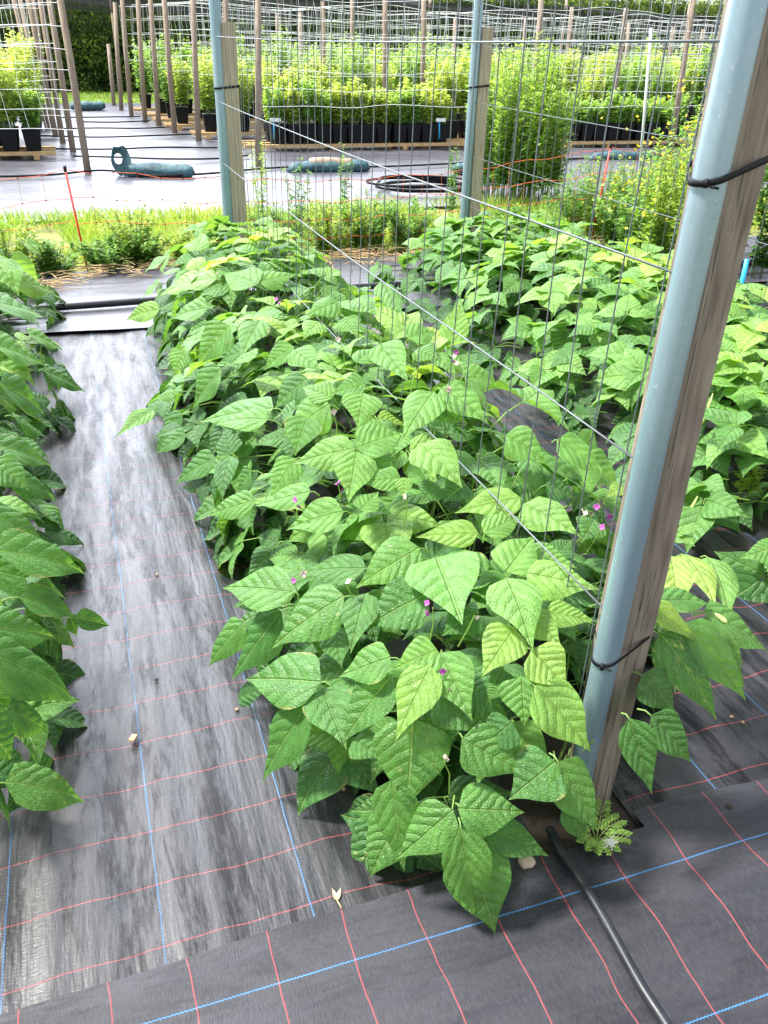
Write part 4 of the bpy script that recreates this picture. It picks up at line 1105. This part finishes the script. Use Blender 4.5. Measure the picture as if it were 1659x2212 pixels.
sand_bag(gp(268, 384), gp(418, 386), .105, 'teal sand bag with an upright looped end lying beside the lane pole', M['bag'], None, True)
sand_bag(gp(622, 378), gp(795, 372), .10, 'lumpy teal sand bag with sandy top lying in front of the pot tray', M['bag'], M['bagtop'])
sand_bag(gp(1270, 352), gp(1418, 347), .09, 'dark teal sand bag lying right of the tall shrub', M['bag'])
sand_bag(gp(155, 241), gp(226, 239), .12, 'teal sand bag at the far end of the lane', M['bag'])
sand_bag(gp(985, 380), gp(1015, 378), .09, 'small teal sand bag peeping out behind the right row end pipe', M['bag'])

def hose(name, lab, pts, r, mat, cat='hose', grp=None, n=10):
    pts = np.asarray(pts, float)
    # smooth with Catmull-Rom
    P = np.vstack([2 * pts[0] - pts[1], pts, 2 * pts[-1] - pts[-2]]); o_ = []
    for i in range(1, len(P) - 2):
        for t in np.linspace(0, 1, 8, endpoint=False):
            a, b, c, d = P[i - 1], P[i], P[i + 1], P[i + 2]
            o_.append(.5 * ((2 * b) + (-a + c) * t + (2 * a - 5 * b + 4 * c - d) * t * t + (-a + 3 * b - 3 * c + d) * t ** 3))
    o_.append(P[-2])
    m = MB(); m.tube(o_, r, n)
    return tag(m.build(name, mat), lab, cat, grp)
hose('water_pipe', 'black water pipe running over the front mat from the foreground post', [tuple(gp(*p)) for p in ((1188, 1792, .03), (1205, 1830, .045), (1240, 1880, .048), (1290, 1960, .05), (1335, 2040, .05), (1385, 2130, .05), (1440, 2215, .05), (1500, 2310, .05))], .0108, M['hose'], 'pipe', None, 14)
hose('water_pipe', 'black water pipe lying across the end strip behind the bean rows', [(x, 5.62 + .03 * math.sin(x * 1.3), .062) for x in np.arange(-3.5, 7.6, .8)], .022, M['hose'], 'pipe')
for lab, p in (('drip hose across the lane beside the front poles', [(-.0, 13.2), (.6, 13.0), (1.2, 12.75), (1.9, 12.7), (2.4, 13.0)]), ('drip hose across the lane, second from the front', [(-1, 14.2), (-.34, 14.09), (.5, 13.95), (1.3, 14.1), (2.1, 13.95)]),
               ('drip hose across the lane, third from the front', [(-.5, 15.9), (.4, 15.6), (1.2, 15.75), (2.0, 15.95)]), ('drip hose across the lane, fourth from the front', [(-.4, 17.0), (.5, 17.1), (1.2, 17.0), (1.9, 17.3)]),
               ('drip hose across the lane, fifth from the front', [(.2, 18.3), (.8, 18.2), (1.5, 18.45)]), ('drip hose across the lane, farthest back', [(-.2, 19.2), (.6, 19.3), (1.4, 19.4)]),
               ('drip hose in front of the lane poles, running behind the teal bags', [(-3, 11.6), (-.6, 11.4), (.3, 11.75), (.9, 11.2), (1.6, 11.3), (2.6, 11.7), (4, 11.6), (6, 11.9), (9, 12.2)])):
    hose('drip_hose', 'thin black ' + lab, [(a, b, .055) for a, b in p], .013, M['black'], 'hose', 'thin black drip hoses on the yard mat', 6)
cp = gp(905, 416); pts = []
for i in range(0, 90):
    a = i * .27; rr = .55 + .10 * math.sin(i * .37) + .05 * math.cos(i * .9)
    pts.append((cp[0] + rr * math.cos(a) + .1 * math.sin(i * .05), cp[1] + rr * .75 * math.sin(a), .05 + .001 * i))
hose('coiled_hose', 'loosely coiled black hose lying on the yard mat behind the netting', pts, .014, M['black'], 'hose', None, 6)

# white rod and blue pipe right of the near trellis
T = atY(1407, 60, 6.35); B = gp(1364, 548)
m = MB(); m.tube([(B[0], 6.35, -.05), ((B[0] + T[0]) / 2, 6.35, T[2] / 2), (T[0], 6.35, T[2])], .012, 8); tag(m.build('fibreglass_rod', simple('pale_grey_rod', C(.42, .46, .45), .5, .1, 9)), 'thin pale grey rod standing upright left of the yellow flowered plants', 'rod')
B = atY(1592, 660, 4.2); T = atY(1614, 560, 4.2)
m = MB(); m.tube([(B[0], 4.2, 0), B, T], .014, 8); tag(m.build('blue_pipe', M['blue']), 'bright blue plastic pipe standing behind the foreground post', 'pipe')

# ------------------------------------------------------------------ small things on the near mats
def rock(P, s, lab, mat, name='stone', cat='stone', flat=.6, sub=10):
    m = MB(); G = []
    for i in range(sub + 1):
        th = math.pi * i / sub; row_ = []
        for j in range(sub * 2 + 1):
            ph = 2 * math.pi * (j % (sub * 2)) / (sub * 2)
            d = np.array([math.sin(th) * math.cos(ph), math.sin(th) * math.sin(ph), math.cos(th)])
            k = 1 + .25 * noise.noise(Vector(d * 1.4) + Vector((P[0] * 9, P[1] * 7, 0)))
            row_.append(np.asarray(P) + d * k * np.array(s) / 2)
        G.append(row_)
    m.grid(np.array(G))
    return tag(m.build(name, mat, None, tuple(P)), lab, cat)
P = gp(1138, 1862, .03); rock(P, (.042, .034, .028), 'pale rounded stone in the soil beside the water pipe', M['stone'])
def chip(P, s, rz, lab, mat, name, cat):
    m = MB(); m.box(P, s, rz, .86); o = m.build(name, mat, None, tuple(P), smooth=False)
    for v in o.data.vertices: v.co += Vector(noise.noise_vector(v.co * 90)) * s[0] * .12
    b = o.modifiers.new('bevel', 'BEVEL'); b.width = min(s) * .22; b.segments = 2
    return tag(o, lab, cat)
P = gp(288, 1594, .022); chip(P, (.018, .027, .008), -.5, 'small brown wood chip on the mat of the open path', M['chip'], 'wood_chip', 'wood chip')
P = gp(1573, 1742, .03); rock(P, (.022, .018, .012), 'dark clod of earth on the mat right of the post', M['soil'], 'clod', 'clod', .6, 6)
for i, (x, y) in enumerate([(340, 1240), (338, 1468), (743, 1705), (512, 1532), (1675 * .9578, 1560), (1650 * .9578, 1548)]):
    P = gp(x, y, .02); rock(P, (.011, .009, .007), ['tiny pale crumb lying between the blue threads of the open path', 'tiny dark crumb lying on the open path', 'pale seed lying on the mat left of the bottom leaves', 'tiny speck on the mat beside the left drooping leaves', 'tiny white grit on the mat at the right edge', 'second tiny grit on the mat beside the right blue thread'][i], M['chip'] if i != 1 else M['soil'], 'crumb', 'crumb', .6, 5)
P = gp(728, 1945, .02); m = MB()
for d in (-.2, .5): leaf(m, P, (math.cos(d + 1.2), math.sin(d + 1.2), .15), UP, .03, .009, .4, .8, .5, 1, .2)
m.tube([P, P + np.array([.004, -.022, .002])], .0012, 5); m.hasuv = False
tag(m.build('dry_leaf', M['dry'], None, tuple(P)), 'curled dry leaf scrap on the mat left of the bottom leaves', 'leaf scrap')
# feathery weed and white feather at the post foot
P = gp(1288, 1815, .03); o = empty('feathery_weed', tuple(P)); tag(o, 'small feathery leaved weed growing at the foot of the foreground post', 'weed')
m, s_ = MB(), MB()
for a, l in ((.2, .06), (.9, .075), (1.6, .07), (-.6, .06), (2.6, .055), (-1.5, .05), (3.5, .045), (-2.3, .05)):
    d = np.array([math.cos(a), math.sin(a), .45]); E_ = P + d * l; s_.tube([P, P + d * l * .5 + np.array([0, 0, .012]), E_], [.0012, .001, .0006], 4)
    for t in np.linspace(.25, 1, 6):
        q = P + d * l * t + np.array([0, 0, .012 * math.sin(t * 3)])
        for sg in (-1, 1):
            sd2 = nrm(np.array([-d[1], d[0], 0]) * sg + d * .7); L = .018 * (1.15 - .5 * t)
            for u in (.35, .65, 1.0):
                pp = q + sd2 * L * u
                leafbits(m, np.array([pp, pp]), np.array([sd2 + d * .6, sd2 - d * .4]), np.tile(UP, (2, 1)), .011, .0065, .5)
            s_.tube([q, q + sd2 * L], .0007, 3, caps=False)
m.build('foliage', M['feath'], o, tuple(P)); s_.build('stem', M['petiole'], o, tuple(P))
P = gp(1318, 1822, .07); m = MB()
for _ in range(70):
    d = nrm(rng.normal(0, 1, 3) + np.array([0, 0, .4])); m.tube([P + d * .002, P + d * random.uniform(.008, .02) + np.array([random.gauss(0, .004), 0, 0])], .0005, 3, caps=False)
tag(m.build('feather_fluff', M['fluff'], None, tuple(P)), 'tuft of white fluff caught on the feathery weed', 'fluff')
# round green puckered fruit on the right hand mat edge
kf = NT('puckered_green_rind'); vf = kf.n('ShaderNodeTexVoronoi'); kf.t.links.new(kf.coord(), vf.inputs['Vector']); vf.inputs['Scale'].default_value = 150
M['marrow'] = kf.done(kf.pbr(kf.mix(kf.rng(vf.outputs['Distance'], 0, .6, 0, 1), C(.11, .25, .06), C(.05, .13, .03)), .5, kf.bump(vf.outputs['Distance'], .8, .004)))
P = gp(1664, 1222, .045); o = rock(P, (.085, .085, .085), 'round puckered green leaf ball at the right edge of the path mat', M['marrow'], 'curled_leaf', 'leaf ball', .9, 14)
# toothed weed beside the right row
P = gp(1612, 1060, .10); stem_plant('toothed_weed', 'bright toothed weed growing out of the right row above the blue thread', 'weed', float(P[0]), float(P[1]), .26, 3, .07, .06, .026, 26, M['weedy'], tint0=.3, tint1=.8, lowbare=.5)
